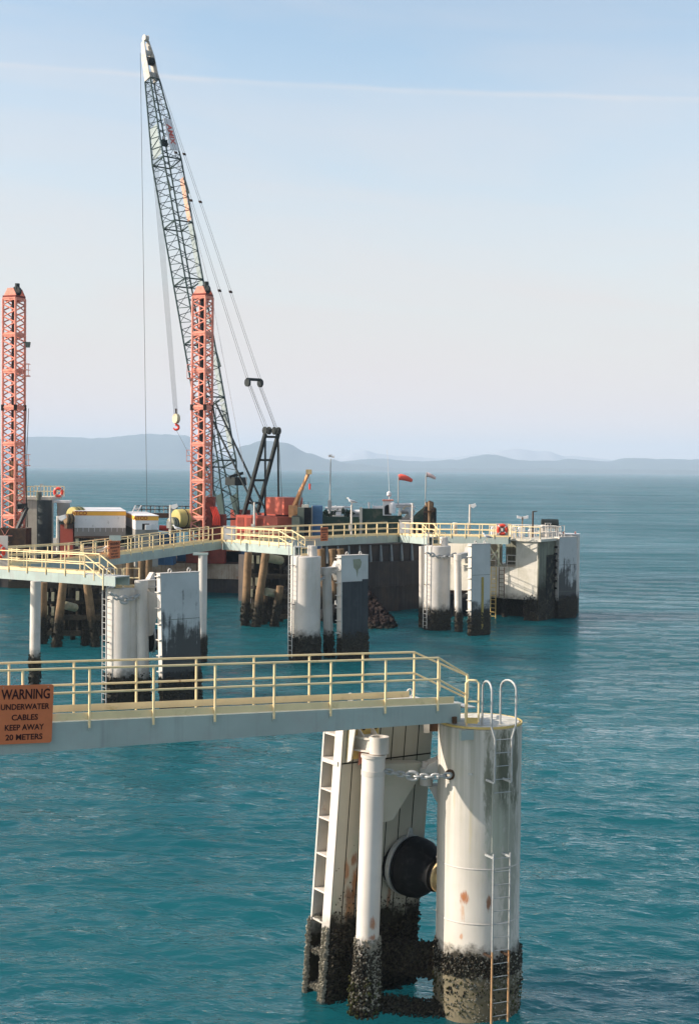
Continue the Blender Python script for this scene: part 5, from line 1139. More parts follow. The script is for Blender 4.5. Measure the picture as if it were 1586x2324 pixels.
# ------------------------------------------------------------------ lattice helper
def lattice(c0, c1, n, rc, rb, hor=1, style='zig', mb=None, faces=(0, 1, 2, 3)):
    mb = mb or MB()
    for k in range(4): mb.tube([c0[k], c1[k]], rc, 6)
    for f in faces:
        a0, b0, a1, b1 = c0[f], c0[(f + 1) % 4], c1[f], c1[(f + 1) % 4]
        for i in range(n):
            u0, u1 = i / n, (i + 1) / n; um = (u0 + u1) / 2
            if style == 'zig':
                mb.tube([a0.lerp(a1, u0), b0.lerp(b1, um)], rb, 4, cap=False); mb.tube([b0.lerp(b1, um), a0.lerp(a1, u1)], rb, 4, cap=False)
            if hor and i % hor == 0: mb.tube([a0.lerp(a1, u0), b0.lerp(b1, u0)], rb, 4, cap=False)
        mb.tube([a1, b1], rb * 1.6, 5)
        mb.tube([a0, b0], rb * 1.6, 5)
    return mb
def spud_tower(label, xl, xr, ytop, Y, extras):
    """coral lattice tower round a black spud; xl/xr picture edges at the top, two faces visible"""
    a = P(xl, ytop, Y); zt = a.z; X0 = a.x; X1 = P(xr, ytop, Y).x
    wd = X1 - X0; th = R(24); s = wd / (math.cos(th) + math.sin(th))
    # near corner between the two visible faces
    cor = V((X0 + s * math.cos(th), Y - .3, 0)); dL = V((-math.cos(th), math.sin(th), 0)); dR = V((math.sin(th), math.cos(th), 0))
    lean = V((-0.0, 0, 0))
    cs = [cor, cor + dL * s, cor + dL * s + dR * s, cor + dR * s]
    ctr = (cs[0] + cs[2]) / 2
    t = thing('spud_tower', label, 'lattice tower', (ctr.x, ctr.y, 3.1), 'coral red spud towers on the barge')
    zb = 4.0; nsec = 7; H = zt - zb
    for k in range(nsec):
        z0 = zb + H * k / nsec; z1 = zb + H * (k + 1) / nsec
        lo = [c + fz * (z0 + .02) for c in cs]; hi = [c + fz * (z1 - .02) for c in cs]
        mb = lattice(lo, hi, 3, .125, .075, hor=0)
        for q in (z0 + .12, z1 - .12):
            for f in range(4): mb.beam(cs[f] + fz * q, cs[(f + 1) % 4] + fz * q, .12, .2)
        obj('tower_section', mb, 'coral', t)
    obj('spud', MB().tube([ctr + fz * 1.0, ctr + fz * (zb + H * .36)], .44, 16), 'timber', t, True)
    obj('spud', MB().tube([ctr + fz * (zb + H * .36), ctr + fz * (zt + .2)], .26, 14), 'black', t, True)
    # head frame
    obj('head_frame', MB().obox(ctr + fz * (zt + .15), (cs[0] - cs[1]) / 2 * 1.05, (cs[2] - cs[1]) / 2 * 1.05, fz * .14), 'reddark', t)
    e1 = (cs[0] - cs[1]).normalized(); e2 = (cs[2] - cs[1]).normalized()
    for k in (-.45, .45):
        b0 = ctr + e2 * k * s + fz * (zt + .293)
        obj('head_cheek', MB().prism([b0 - e1 * s * .48, b0 - e1 * s * .2 + fz * .75, b0 + e1 * s * .25 + fz * .75, b0 + e1 * s * .5], e2 * .1), 'coral' if k < 0 else 'reddark', t)
    obj('sheave', MB().lathe(ctr - e2 * .2 + e1 * .35 + fz * (zt + .75), [(0, .5), (.35, .5)], 20, e2), 'black', t, True)
    obj('winch_motor', MB().tube([ctr + e1 * .4 + fz * (zt + 1.0), ctr + e1 * .4 + fz * (zt + 1.55)], .25, 12), 'black', t, True)
    for (yy, side, w_, h_, nm) in extras:
        p = P(xr if side > 0 else xl, yy, Y); p = V((p.x, Y, p.z))
        e = V((side, 0, 0))
        if nm == 'cage':
            mb = MB()
            for q in (0, .5, 1): mb.beam(p + fz * h_ * q, p + e * w_ + fz * h_ * q, .05)
            for q in (.02, 1): mb.beam(p + e * w_ * q, p + e * w_ * q + fz * h_, .05)
            for q in (0, .5, 1): mb.beam(p + V((0, .9, 0)) + fz * h_ * q, p + V((0, .9, 0)) + e * w_ + fz * h_ * q, .05)
            for q in (0, 1): mb.beam(p + e * w_ + fz * h_ * q, p + e * w_ + V((0, .9, 0)) + fz * h_ * q, .05)
            mb.obox(p + e * w_ / 2 + V((0, .45, -.05)), (w_ / 2, 0, 0), (0, .45, 0), fz * .03)
            obj('access_cage', mb, 'coral', t)
        else:
            mb = MB().beam(p, p + e * w_ * .5 + fz * .1, .08); mb.prism([p + e * w_ * .3 + fz * .1, p + e * w_ + fz * .1, p + e * w_ * .9 - fz * h_, p + e * w_ * .45 - fz * h_], V((0, .4, 0)))
            obj('flood_lamp', mb, 'greygreen', t)
    for k_ in (4,):
        for c_ in cs: obj('joint_clamp', MB().obox(c_ + fz * (zb + H * k_ / nsec), (.16, .05, 0), (-.05, .16, 0), fz * .3), 'rustblack', t)
    for k_ in range(3):
        q = cs[3] + V((.1 + .12 * k_, -.1, 0)); obj('hose', MB().tube([q + fz * (zb + H * f_) + V((.12 * math.sin(f_ * 9 + k_), 0, 0)) for f_ in (.1, .2, .3, .4, .5, .57)], .03, 5), 'rubber', t, True)
    obj('base_frame', MB().obox(ctr + fz * 3.75, e1 * s * .75, e2 * s * .75, fz * .6), 'reddark', t)
    return t, ctr, s, zt
stL = spud_tower('coral red lattice spud tower at the left edge of the picture', 6, 52, 676, 146, [(778 - 0, 1, .75, .45, 'lamp'), (870 - 18, 1, .6, 1.2, 'cage'), (1056, 1, .6, 1.1, 'cage')])
stR = spud_tower('coral red lattice spud tower in front of the crane boom', 437, 481, 672, 146, [(858, -1, .55, 1.4, 'cage'), (1036 + 10, -1, .6, 1.1, 'cage')])
# cables along the left tower
# machinery at foot of left tower
t = thing('spud_winch', 'dark rust-red winch house with spoked drum at the foot of the left tower', 'winch', P(20, 1235, 145), None)
p = P(18, 1218, 143.6)
obj('housing', MB().box(p.x - 2.4, p.x + 1.8, 143.8, 146.4, 3.1, p.z + .8), 'rustblack', t)
obj('raking_strut', MB().beam(P(28, 1228, 144.5), P(62, 1152, 146), .32), 'black', t); obj('head_beam', MB().beam(P(38, 1150, 146), P(60, 1148, 147), .5), 'black', t)
obj('drum', MB().lathe(p + V((-.2, -.15, .1)), [(0, .85), (.1, .85)], 24, (0, -1, 0)), 'rustblack', t)
for k in range(6): obj('spoke', MB().beam(p + V((-.2, -.28, .1)), p + V((-.2 + .75 * math.cos(k * 1.047), -.28, .1 + .75 * math.sin(k * 1.047))), .1, .04), 'coral', t)
# ------------------------------------------------------------------ crane
def crane():
    Yc = 157.0
    foot = (P(506, 1186, Yc) + P(545, 1186, Yc)) / 2
    t = thing('crawler_crane', 'tall lattice boom crane with red house and black gantry on the barge', 'crane', (foot.x + 3, foot.y + 3, 3.1), None)
    Yt = 171.0
    tipc = P(330, 95, Yt)
    u = V((tipc.x - foot.x, tipc.y - foot.y, 0)).normalized()
    ax = (tipc - foot).normalized(); lat = V((-u.y, u.x, 0)).normalized()   # horizontal axis across boom
    if lat.x < 0: lat = -lat
    dep = ax.cross(lat).normalized()
    if dep.y > 0: dep = -dep
    Lb = (tipc - foot).length
    def sec(s, w, h): c = foot + ax * s; return [c - lat * w / 2 - dep * h / 2, c + lat * w / 2 - dep * h / 2, c + lat * w / 2 + dep * h / 2, c - lat * w / 2 + dep * h / 2]
    S = 2.45
    stations = [(0.4, 1.9, .35), (Lb * .115, S, S), (Lb * .24, S, S), (Lb * .36, S, S), (Lb * .48, S, S), (Lb * .60, S, S), (Lb * .735, S, S), (Lb * .915, 1.25, 1.15)]
    cnt = [3, 4, 4, 4, 4, 5, 8]
    for i in range(len(stations) - 1):
        s0, w0, h0 = stations[i]; s1, w1, h1 = stations[i + 1]
        mb = lattice(sec(s0, w0, h0), sec(s1 - .05, w1, h1), cnt[i], .095, .042, hor=0)
        obj('boom_section', mb, 'boom', t)
    # walkway netting on the right side face of the boom
    a = sec(Lb * .12, S, S); b = sec(Lb * .73, S, S)
    # foot lugs
    f = sec(0.4, 1.9, .35)
    for sgn in (-1, 1):
        c = foot + lat * sgn * .95
        obj('boom_foot', MB().prism([c - ax * .5 - dep * .25, c + ax * 3.2 - dep * .75, c + ax * 3.2 + dep * .75, c - ax * .5 + dep * .25], lat * .14 * sgn), 'boom', t)
    # head (white)
    h0 = sec(Lb * .915, 1.3, 1.2); h1 = sec(Lb * .965, 1.25, 1.0); h2 = sec(Lb * 1.0, .75, .7)
    for (p4, q4) in ((h0, h1), (h1, h2)):
        for s_ in (0, 1):
            ia, ib = ((0, 3), (1, 2))[s_]; e = lat * (.1 if s_ == 0 else -.1)
            obj('boom_head_plate', MB().prism([p4[ia], p4[ib], q4[ib], q4[ia]], e), 'headpaint', t)
    cH = foot + ax * Lb * .955
    obj('boom_head_cross', MB().beam(foot + ax * Lb * .925 - lat * .5, foot + ax * Lb * .925 + lat * .5, .5, .7), 'headpaint', t)
    obj('boom_head_cross', MB().beam(foot + ax * Lb * .975 - lat * .35, foot + ax * Lb * .975 + lat * .35, .5, .5), 'headpaint', t)
    obj('sheave_cluster', MB().lathe(cH - lat * .45 + dep * .2, [(0, .5), (.12, .42), (.2, .5), (.32, .42), (.42, .5), (.54, .42), (.64, .5), (.76, .42), (.86, .5)], 20, lat), 'black', t, True)
    tp = foot + ax * (Lb * 1.0 + .35)
    obj('tip_sheave', MB().lathe(tp - lat * .25 + dep * .2, [(0, .42), (.12, .36), (.38, .36), (.5, .42)], 18, lat), 'headpaint', t, True)
    # long pale strip (netting) down the right chord face
    a = sec(Lb * .14, S, S); b = sec(Lb * .70, S, S)
    inner = lambda q, k: q[1].lerp(q[2], k)
    for k_ in range(6):
        s0 = .14 + .56 * k_ / 6; s1 = .14 + .56 * (k_ + .97) / 6
        a = sec(Lb * s0, S - .12, S); b = sec(Lb * s1, S - .12, S)
        m_ = M['netting'] if k_ < 5 else mat('pale_orange_strip', (.65, .36, .25), .8)
        obj('walkway_net', MB().prism([a[1].lerp(a[2], .66), a[1].lerp(a[2], .95), b[1].lerp(b[2], .95), b[1].lerp(b[2], .66)], -lat * .03), m_, t)
    # banner with lettering
    fa = lambda s, k, e=0: (foot + ax * s + lat * (e + (1.45 + (S - 1.45) * (Lb * .915 - s) / (Lb * .18)) / 2) + dep * k)
    s0, s1 = Lb * .755, Lb * .80 + .4
    sA, sB = P(392, 350, Yt + 1.5), None
    bn0, bn1 = Lb * .752, Lb * .822
    wf = lambda f_: 1.25 + (S - 1.25) * (.915 - f_) / .18
    nf = lambda f_, k_, e: foot + ax * (Lb * f_) + lat * wf(f_) * k_ + dep * (wf(f_) * .5 * (1.15 / 1.25) + e)
    bnr = obj('banner', MB().prism([nf(.752, -.06, .16), nf(.752, .48, .16), nf(.822, .48, .16), nf(.822, -.06, .16)], dep * .03), 'officewhite', t)
    c_b = (nf(.752, .21, .20) + nf(.822, .21, .20)) / 2
    text('AMIX', .92, c_b, (nf(.752, .21, .20) - nf(.822, .21, .20)).normalized(), lat, 'bannerred', bnr, name='banner_lettering', depth=.01, sx=1.15, bold=.03)
    a = sec(Lb * .745, S * .9, S * .9); b = sec(Lb * .81, S * .8, S * .8)
    obj('mesh_panel', MB().prism([a[0].lerp(a[3], .08), a[0].lerp(a[3], .85), b[0].lerp(b[3], .85), b[0].lerp(b[3], .08)], lat * .03), 'netting', t)
    c = foot + ax * Lb * .775
    obj('lamp_bracket', MB().obox(c + dep * .2, lat * .35, dep * .2, ax * .35), 'black', t); obj('camera_light', MB().lathe(c + ax * .45 + dep * .2, [(0, .16), (.4, .14)], 10, ax), 'officewhite', t)
    q = sec(Lb * .735, S, S); obj('splice_rung', MB().tube([q[0], q[1]], .06, 6), 'coral', t)
    for s_ in (.66, .30):
        for k_ in (2, 3):
            q = sec(Lb * s_, S, S)[k_]; obj('splice_guard', MB().prism([q, q + ax * 2.2, q + dep * .35], lat * .08), 'boom', t)
    # gantry
    gt = (P(592, 978, 152) + P(622, 974, 153)) / 2
    rear = foot - u * 7.4
    pv = foot - u * 3.0; pv.z = foot.z - .2
    gl = lat * 1.0
    g_top = V((gt.x, gt.y, gt.z))
    # gantry stands behind the boom foot, in the plane of the boom
    k = (gt.x - foot.x) / (-u.x) if abs(u.x) > .1 else 5
    g_top = foot - u * 7.2; g_top.z = P(607, 985, g_top.y).z
    for s_ in (-1, 1):
        a = pv + gl * s_ * .9; b = g_top + gl * s_ * .85
        obj('gantry_leg', MB().beam(a, b, .34, .34), 'black', t)
        r_ = rear + gl * s_ * .9; r_.z = foot.z + .1
        obj('gantry_strut', MB().beam(r_, b - fz * .6, .2, .2), 'black', t)
        # boom backstop
        obj('boom_backstop', MB().beam(foot + ax * 14.0 + gl * s_ * .8 - dep * (S / 2) * -0 , rear + gl * s_ * .6 + fz * .3 + u * 1.0, .16, .16), 'black', t)
    for zz in (.25, .5, .72, .97):
        a = pv.lerp(g_top, zz); obj('gantry_cross', MB().beam(a - gl * .9, a + gl * .9, .26 if zz != .5 else .4, .24), 'black', t)
    for s_ in (-.9, -.35, .35, .9):
        obj('gantry_sheave', MB().lathe(g_top + gl * s_ + fz * .35 - gl * .06, [(0, .42), (.04, .34), (.08, .34), (.12, .42)], 20, gl), 'black', t, True)
    bk = foot + ax * 4.6 - u * 2.2; obj('backstop_frame', MB().obox(bk + fz * .2, u * .9, gl * .8, fz * .45).beam(bk - gl * .9 + fz * .65, bk + gl * .9 + fz * 1.1, .3), 'black', t)
    # bridle and pendants
    hd = foot + ax * Lb * .925 + dep * .6
    br = P(563, 876, 0.5 * (g_top.y + 146)); br = hd.lerp(g_top, .862); br = V((br.x, br.y, br.z))
    obj('bridle_bar', MB().tube([br - gl * .95, br + gl * .95], .16, 10), 'black', t, True)
    for s_ in (-.85, .85):
        obj('bridle_block', MB().lathe(br + gl * s_ - gl * .1 - fz * .35, [(0, .45), (.22, .45)], 18, gl), 'black', t, True)
        for o in (-.13, .13):
            obj('pendant_line', MB().tube([hd + gl * s_ * .55 + gl * o, br + gl * s_ + gl * o], .019, 5), 'rope', t)
        for kk in (.28, .44, .73):
            q = hd.lerp(br, kk) + gl * (s_ * (.55 + .45 * kk)); obj('pendant_link', MB().obox(q, gl * .20, (br - hd).normalized() * .14, (br - hd).normalized().cross(gl) * .05), 'rustblack', t)
    for s_ in (-.9, -.6, .6, .9):
        obj('bridle_line', MB().tube([br + gl * s_ - fz * .4, g_top + gl * s_ + fz * .3], .025, 4), 'rope', t)
        obj('bridle_line', MB().tube([br + gl * s_ * .8 - fz * .4, g_top + gl * s_ * .75 + fz * .5], .02, 4), 'rope', t)
    obj('luffing_line', MB().tube([g_top + gl * .9, rear + gl * .6 - u * 1 + fz * 2.2], .025, 4), 'rope', t)
    obj('hoist_line', MB().tube([hd, hd.lerp(foot, .5) + V((2.2, 0, 0)), pv - u * 1.0 + fz * 1.0], .022, 4), 'ropelight', t)
    # hoist falls to hook
    hk = P(400, 950, Yt + 1.0); hsrc = foot + ax * Lb * .945 - dep * .5
    for i in range(6):
        o = lat * (-.45 + .18 * i); obj('hoist_line', MB().tube([hsrc + o, hk + lat * (-.28 + .11 * i) + fz * .3], .016, 4), 'rope', t)
    wl = P(318, 172, Yt); obj('whip_line', MB().tube([P(319, 120, Yt), PZ(336, 1150, Yt, 3.2)], .028, 5), 'rope', t)
    # upper works
    def ub(name, s0, s1, l0, l1, z0, z1, m):      # s: metres behind foot along -u, l: lateral
        c = V((foot.x, foot.y, 0)) - u * (s0 + s1) / 2 + lat * (l0 + l1) / 2 + fz * (z0 + z1) / 2
        return obj(name, MB().obox(c, u * (s1 - s0) / 2, lat * (l1 - l0) / 2, fz * (z1 - z0) / 2), m, t)
    fzr = foot.z
    ub('revolving_frame', -1.2, 9.0, -1.9, 1.9, fzr - 1.9, fzr - .7, 'reddark')
    ub('engine_house', 3.6, 9.0, .35, 2.0, fzr - .697, fzr + 1.2, 'red')
    ub('engine_house', 3.6, 9.0, -2.0, -.35, fzr - .697, fzr + 1.0, 'red')
    ub('counterweight', 9.0, 11.2, -2.2, 2.2, fzr - 1.4, fzr + 1.0, 'orangered')
    hs = ub('machinery_house', 7.4, 10.6, -.9, 1.6, fzr + 1.203, fzr + 3.0, 'orangered')
    cb = ub('cab', -1.6, .5, 1.0, 2.2, fzr - .9, fzr + 1.4, 'reddark')
    c_ = V((foot.x, foot.y, 0)) + u * .6 + lat * 2.21 + fz * (fzr + .6)
    obj('window', MB().obox(c_, u * .8, lat * .02, fz * .5), 'black', cb)
    for k_ in range(3):
        c_ = V((foot.x, foot.y, 0)) - u * (4.5 + k_ * 1.7) + lat * -2.01 + fz * (fzr + .25); obj('louvre', MB().obox(c_, u * .6, lat * .02, fz * .5), 'reddark', t)
    ub('winch_drum_guard', 3.8, 8.5, -.3, .3, fzr - .69, fzr + 1.0, 'black')
    # crawler tracks
    for l_ in (-2.6, 2.6):
        c_ = V((foot.x, foot.y, 0)) - u * 2.8 + lat * l_
        pts = [c_ + u * (3.6 * a) + fz * (3.95 + .75 * b) for a, b in ((1, 0), (.93, .8), (.8, 1), (-.8, 1), (-.93, .8), (-1, 0), (-.93, -.8), (-.8, -1), (.8, -1), (.93, -.8))]
        obj('crawler_track', MB().prism([p - lat * .4 for p in pts], lat * .8), 'rustblack', t)
    return foot, ax, u, lat, Lb, hk
foot, bax, bu, blat, Lb, hk = crane()
t = thing('hook_block', 'yellowish round hook block with red hook hanging from the crane beside the right tower', 'hook block', hk - fz * 1.2, None)
obj('cheek', MB().lathe(hk - blat * .2, [(0, .55), (.05, .6), (.4, .6), (.45, .55)], 24, blat), mat('cream_block_paint', (.62, .52, .33), .6, damt=.4, dirt=(.3, .3, .3), dscale=2), t, True)
obj('link', MB().beam(hk + fz * .5, hk + fz * 1.2, .18), 'rustblack', t)
obj('hook', MB().tube([hk - fz * .6] + [hk - fz * (1.05) + V((math.sin(a) * .33, 0, math.cos(a) * .3)) for a in [R(x) for x in range(0, 290, 29)]], [.14] + [.15] * 7 + [.12, .08, .04], 8), 'ringred', t, True)
obj('tag_line', MB().tube([hk - fz * 1.3, P(432, 1036, 146)], .02, 4), 'rope', t)
# ------------------------------------------------------------------ deck cargo
def box_thing(name, label, cat, x0, x1, y0, y1, Y, depth, m, rot=0.0, group=None, parts=(), zb=None):
    a = P(x0, y1, Y); b = P(x1, y1, Y); z1 = P((x0 + x1) / 2, y0, Y).z; z0 = a.z if zb is None else zb; wd = (b.x - a.x)
    th = R(rot); d = V((math.cos(th), math.sin(th), 0)); n = V((-d.y, d.x, 0)); wd /= max(.3, math.cos(th))
    t = thing(name, label, cat, V((a.x, a.y, z0)) + d * wd / 2 + n * depth / 2, group)
    o = V((a.x, a.y, 0))
    obj('body', MB().slab((o.x, o.y), d, n, wd, depth, z0, z1), m, t)
    return t, o, d, n, wd, z0, z1
# long office container
def office(label, x0, xm, x1, ytop, ybot, Y, rot, name, split=.5, txt_at=.1, tsize=.55, zb=3.1):
    a = P(x0, ytop, Y); zt = a.z; th = R(rot); d = V((math.cos(th), math.sin(th), 0)); n = V((-d.y, d.x, 0))
    # choose width so that corner lands at xm
    lo, hi = .5, 20
    for _ in range(40):
        mid = (lo + hi) / 2; q = CM.inverted() @ (a + d * mid - CAMP); 
        if 793 + F * q.x / -q.z < xm: lo = mid
        else: hi = mid
    wd = lo; lo, hi = .3, 12
    for _ in range(40):
        mid = (lo + hi) / 2; q = CM.inverted() @ (a + d * wd + n * mid - CAMP)
        if 793 + F * q.x / -q.z < x1: lo = mid
        else: hi = mid
    dp_ = lo
    t = thing(name, label, 'office container', V((a.x, a.y, zb)) + d * wd / 2 + n * dp_ / 2, 'striped office containers on the barge')
    z_s = zt - .48; z_m = zb + (zt - .48 - zb) * split
    obj('lower_wall', MB().slab((a.x, a.y), d, n, wd, dp_, zb, z_m), 'officegrey', t)
    obj('upper_wall', MB().slab((a.x + d.x * .002, a.y), d, n, wd - .004, dp_, z_m + .003, z_s), 'officewhite', t)
    obj('roof_stripe', MB().slab((a.x - d.x * .03, a.y - n.y * .03), d, n, wd + .06, dp_ + .06, z_s + .003, zt - .06), 'amber', t)
    obj('roof', MB().slab((a.x - d.x * .06, a.y - n.y * .06), d, n, wd + .12, dp_ + .12, zt - .057, zt), 'officewhite', t)
    text('ATCO', tsize, V((a.x, a.y, (z_s + zt) / 2 - .03)) + d * (wd * txt_at) - n * .045, d, fz, 'atco', t, name='stripe_lettering', depth=.01, bold=.015)
    return t, a, d, n, wd, dp_, zt
o1 = office('long white and grey office container with amber roof stripe', 170, 286, 313, 1159, 1218, 142, 12, 'office_container', split=.42, txt_at=.09, zb=5.9)
o2 = office('small white and grey office container with amber stripe and wall air conditioner', 308, 360, 388, 1170, 1217, 140, 14, 'office_container', split=.80, txt_at=.22, tsize=.5)
ta, a, d, n, wd, dd_, zt = o2
obj('air_conditioner', MB().obox(V((a.x, a.y, zt - 1.15)) + d * wd * .55 - n * .22, d * .3, n * .2, fz * .25), 'officewhite', ta)
obj('window', MB().obox(V((a.x, a.y, zt - 1.1)) + d * wd * .45 - n * .012, d * .35, n * .01, fz * .3), 'rubber', ta)
ta, a, d, n, wd, dd_, zt = o1
for k_ in range(9): obj('wall_batten', MB().obox(V((a.x, a.y, zt - 1.35)) + d * wd * (k_ + .5) / 9 - n * .012, d * .02, n * .01, fz * .75), 'officewhite', ta)
t_, *_ = box_thing('red_container', 'red shipping container behind the catwalk, right of the round dark dolphin', 'container', 137, 166, 1190, 1234, 142, 3, 'red', zb=3.1)
obj('top_frame', MB().box(*(lambda p, q: (p.x - .1, q.x + .1, 141.8, 145))(P(137, 1189, 142), P(166, 1189, 142)), P(150, 1189, 142).z + .003, P(150, 1186, 142).z + .1), 'black', t_)
def drum_tank(label, xc, yc, Y, r, l, ax, m='tankyellow', name='tank'):
    c = P(xc, yc, Y); ax = V(ax).normalized(); t = thing(name, label, 'tank', c - fz * r, 'yellow tanks and drums on the barge')
    obj('shell', MB().lathe(c, [(0, r * .7), (.05, r * .95), (.12, r), (l - .12, r), (l - .05, r * .95), (l, r * .7)], 28, ax), m, t, True)
    obj('band', MB().lathe(c + ax * l * .3, [(0, r + .03), (.1, r + .03)], 28, ax), 'black', t); obj('band', MB().lathe(c + ax * l * .7, [(0, r + .03), (.1, r + .03)], 28, ax), 'black', t)
    obj('cradle', MB().obox(c + ax * l / 2 - fz * (r + .2), ax * l * .4, ax.cross(fz) * r * .6, fz * .25), 'rustblack', t)
    return t
drum_tank('bright yellow round-ended tank left of the long office container', 163, 1167, 143, .72, 1.6, (.45, .9, 0))
drum_tank('yellow cylindrical tank right of the small office container', 398, 1177, 146, .95, 3.2, (.75, .66, 0))
t_ = drum_tank('tan coiled drum in front of the yellow cylindrical tank', 386, 1187, 141, .55, .9, (.6, .8, 0), m='timber_pale')
drum_tank('tan coiled drum left of the long office container', 148, 1178, 141, .5, .9, (.8, .6, 0), m='timber')
for k_ in range(5):
    xx = P(138 + k_ * 6, 1200, 142).x; obj('rib', MB().box(xx, xx + .08, 141.9, 141.996, 3.1, P(150, 1191, 142).z), 'red', t_) if False else None
# gangway frame behind the offices
def scaffold(label, x0, x1, y0, y1, Y, n, m, name='walkway_frame', posts_m='white'):
    a = P(x0, y1, Y); b = P(x1, y1, Y); h = P(x0, y0, Y).z - a.z; b.z = a.z
    t = thing(name, label, 'gangway', (a + b) / 2, 'railed gangways on the barge')
    obj('deck', MB().beam(a - fz * .3, b - fz * .3, 1.2, .5), 'rustblack', t)
    for q in (.45, 1): obj('rail', MB().beam(a + fz * h * q, b + fz * h * q, .09), m, t)
    for i in range(n + 1): obj('post', MB().beam(a.lerp(b, i / n), a.lerp(b, i / n) + fz * h, .09), m if i % 2 else posts_m, t)
    obj('trestle', MB().beam(a - fz * .5, V((a.x, a.y, 3.1)), .3).beam(b - fz * .5, V((b.x, b.y, 3.1)), .3), 'rustblack', t)
scaffold('dark railed gangway behind the small office container', 312, 432, 1148, 1163, 156, 12, 'rustblack')
t = thing('boarding_stair', 'pale stair frame leaning at the left end of the dark railed gangway', 'stair', P(306, 1165, 153), None)
obj('stringer', MB().beam(P(299, 1166, 152), P(308, 1147, 152), .12).beam(P(310, 1166, 152.5), P(321, 1147, 152.5), .12), 'officewhite', t)
obj('step', MB().beam(P(301, 1162, 152), P(312, 1162, 152.5), .1), 'officewhite', t); obj('step', MB().beam(P(305, 1155, 152), P(316, 1155, 152.5), .1), 'officewhite', t)
# left concrete dolphin
def left_dolphin():
    Y = 150
    t = thing('concrete_dolphin', 'pale concrete dolphin with railed top behind the left tower', 'pier', P(75, 1240, Y), None)
    a = P(48, 1140, Y); b = P(86, 1140, Y); zt = P(70, 1134, Y).z
    obj('body', MB().box(P(20, 1140, Y).x, P(100, 1140, Y).x, Y, Y + 5, -1, zt), 'concrete', t)
    obj('deck_slab', MB().box(P(10, 1140, Y).x, P(118, 1140, Y).x, Y - .2, Y + 5.4, zt + .003, zt + .3), 'concrete', t)
    c = P(101.5, 1140, Y - 1.5)
    obj('round_pier', MB().lathe((c.x, c.y, 0), [(-1, .9 * .86), (zt - .01, .9 * .86)], 32), mat('dark_tarred_pier', (.035, .045, .045), .7, damt=.3, dirt=(.07, .08, .07)), t, True)
    mb = MB(); p = P(30, 1130, Y - .1); q = P(143, 1130, Y - .1); z0 = zt + .3
    def rr(p, q, n):
        mb = MB()
        for h in (.55, 1.1): mb.beam(V((p.x, p.y, z0 + h)), V((q.x, q.y, z0 + h)), .07)
        for i in range(n + 1): x = p.x + (q.x - p.x) * i / n; mb.beam((x, p.y, z0), (x, p.y, z0 + 1.1), .07)
        obj('railing', mb, 'yellow', t)
    rr(P(30, 1130, Y - .1), P(78, 1130, Y - .1), 6); rr(P(78, 1130, Y + 3), P(146, 1130, Y + 3), 9)
    obj('capstan', MB().lathe(P(89, 1136, Y), [(0, .35), (.9, .3)], 14), 'greygreen', t); obj('deck_plate', MB().obox(P(128, 1138, Y + 1), (1.5, 0, 0), (0, .8, 0), fz * .12), 'officewhite', t)
    obj('mast', MB().beam(P(93, 1130, Y + 2), P(93, 1100, Y + 2), .07), 'galv', t)
    obj('lamp_head', MB().obox(P(95, 1099.5, Y + 2), (.18, 0, 0), (0, .1, 0), fz * .06), 'galv', t)
    return t
left_dolphin()
bl2 = P(133, 1200, 152); pn, _ = panel2('pale docking panel with patchy stains behind the yellow tank on the left', V((bl2.x, 152, 0)), (.9, .43, 0), 1.25, .4, P(133, 1141, 152).z, 0, 'panel_E')
# right deck: cargo and structures
t_, *_ = box_thing('blue_container', 'blue steel container standing among the cargo right of the red crane house', 'container', 709, 731, 1148, 1191, 146, 2.4, 'blue', zb=3.1)
x_a = P(706.5, 1190, 145.8); obj('door_post', MB().box(x_a.x, P(709, 1190, 145.8).x - .004, 145.9, 146.3, 3.1, P(708, 1148, 146).z), 'concrete', t_)
t_, *_ = box_thing('generator_shed', 'grey-green box shed with dark open side left of the blue container', 'shed', 675, 690, 1152, 1172, 145, 2.6, 'greygreen', zb=3.1)
obj('dark_side', MB().box(P(690, 1160, 145).x + .003, P(706, 1160, 145).x, 145.3, 147.6, 3.1, P(690, 1153, 145).z), 'rubber', t_)
obj('roof_unit', MB().box(P(684, 1150, 145).x, P(700, 1150, 145).x, 145.5, 147, P(690, 1152, 145).z + .003, P(690, 1146, 145).z), 'concrete', t_)
for x in (676, 684, 690, 700):
    obj('roof_rail', MB().beam(P(x, 1152, 145.6), P(x, 1138, 145.6), .05), 'black', t_)
t_, *_ = box_thing('green_tank_box', 'low dark green tank box under the orange telescopic crane', 'tank', 662, 680, 1173, 1192, 144, 2, 'greygreen', zb=3.1)
obj('lid', MB().box(P(664, 1173, 144).x, P(678, 1173, 144).x, 144.2, 145.6, P(670, 1173, 144).z + .003, P(670, 1171, 144).z), 'black', t_)
t = thing('telescopic_crane', 'small orange telescopic deck crane pointing up right beside the red house', 'crane', P(667, 1172, 148), None)
b0 = P(667, 1150, 148); b1 = P(701, 1071, 146.5)
obj('pedestal', MB().lathe(P(666, 1174, 148), [(0, .5), (.8, .45), (1.0, .3)], 16), 'orange', t); obj('turret', MB().obox(b0 - fz * .3, (.55, 0, 0), (0, .4, 0), fz * .45), 'orange', t)
m1 = b0.lerp(b1, .55); obj('boom', MB().beam(b0, m1, .30, .34), 'orange', t); obj('boom_extension', MB().beam(m1, b1, .22, .26), 'orange', t)
obj('boom_head', MB().obox(b1, (.3, 0, 0), (0, .25, 0), fz * .25), 'rustyel', t); obj('lift_ram', MB().beam(b0 + V((.4, 0, -.5)), m1 - fz * .25, .16), 'galv', t)
obj('hook', MB().lathe(P(703, 1111, 146.5), [(0, .09), (.6, .12)], 8), 'ringred', t); obj('hook_line', MB().tube([b1, P(703, 1100, 146.5)], .02, 4), 'rope', t)
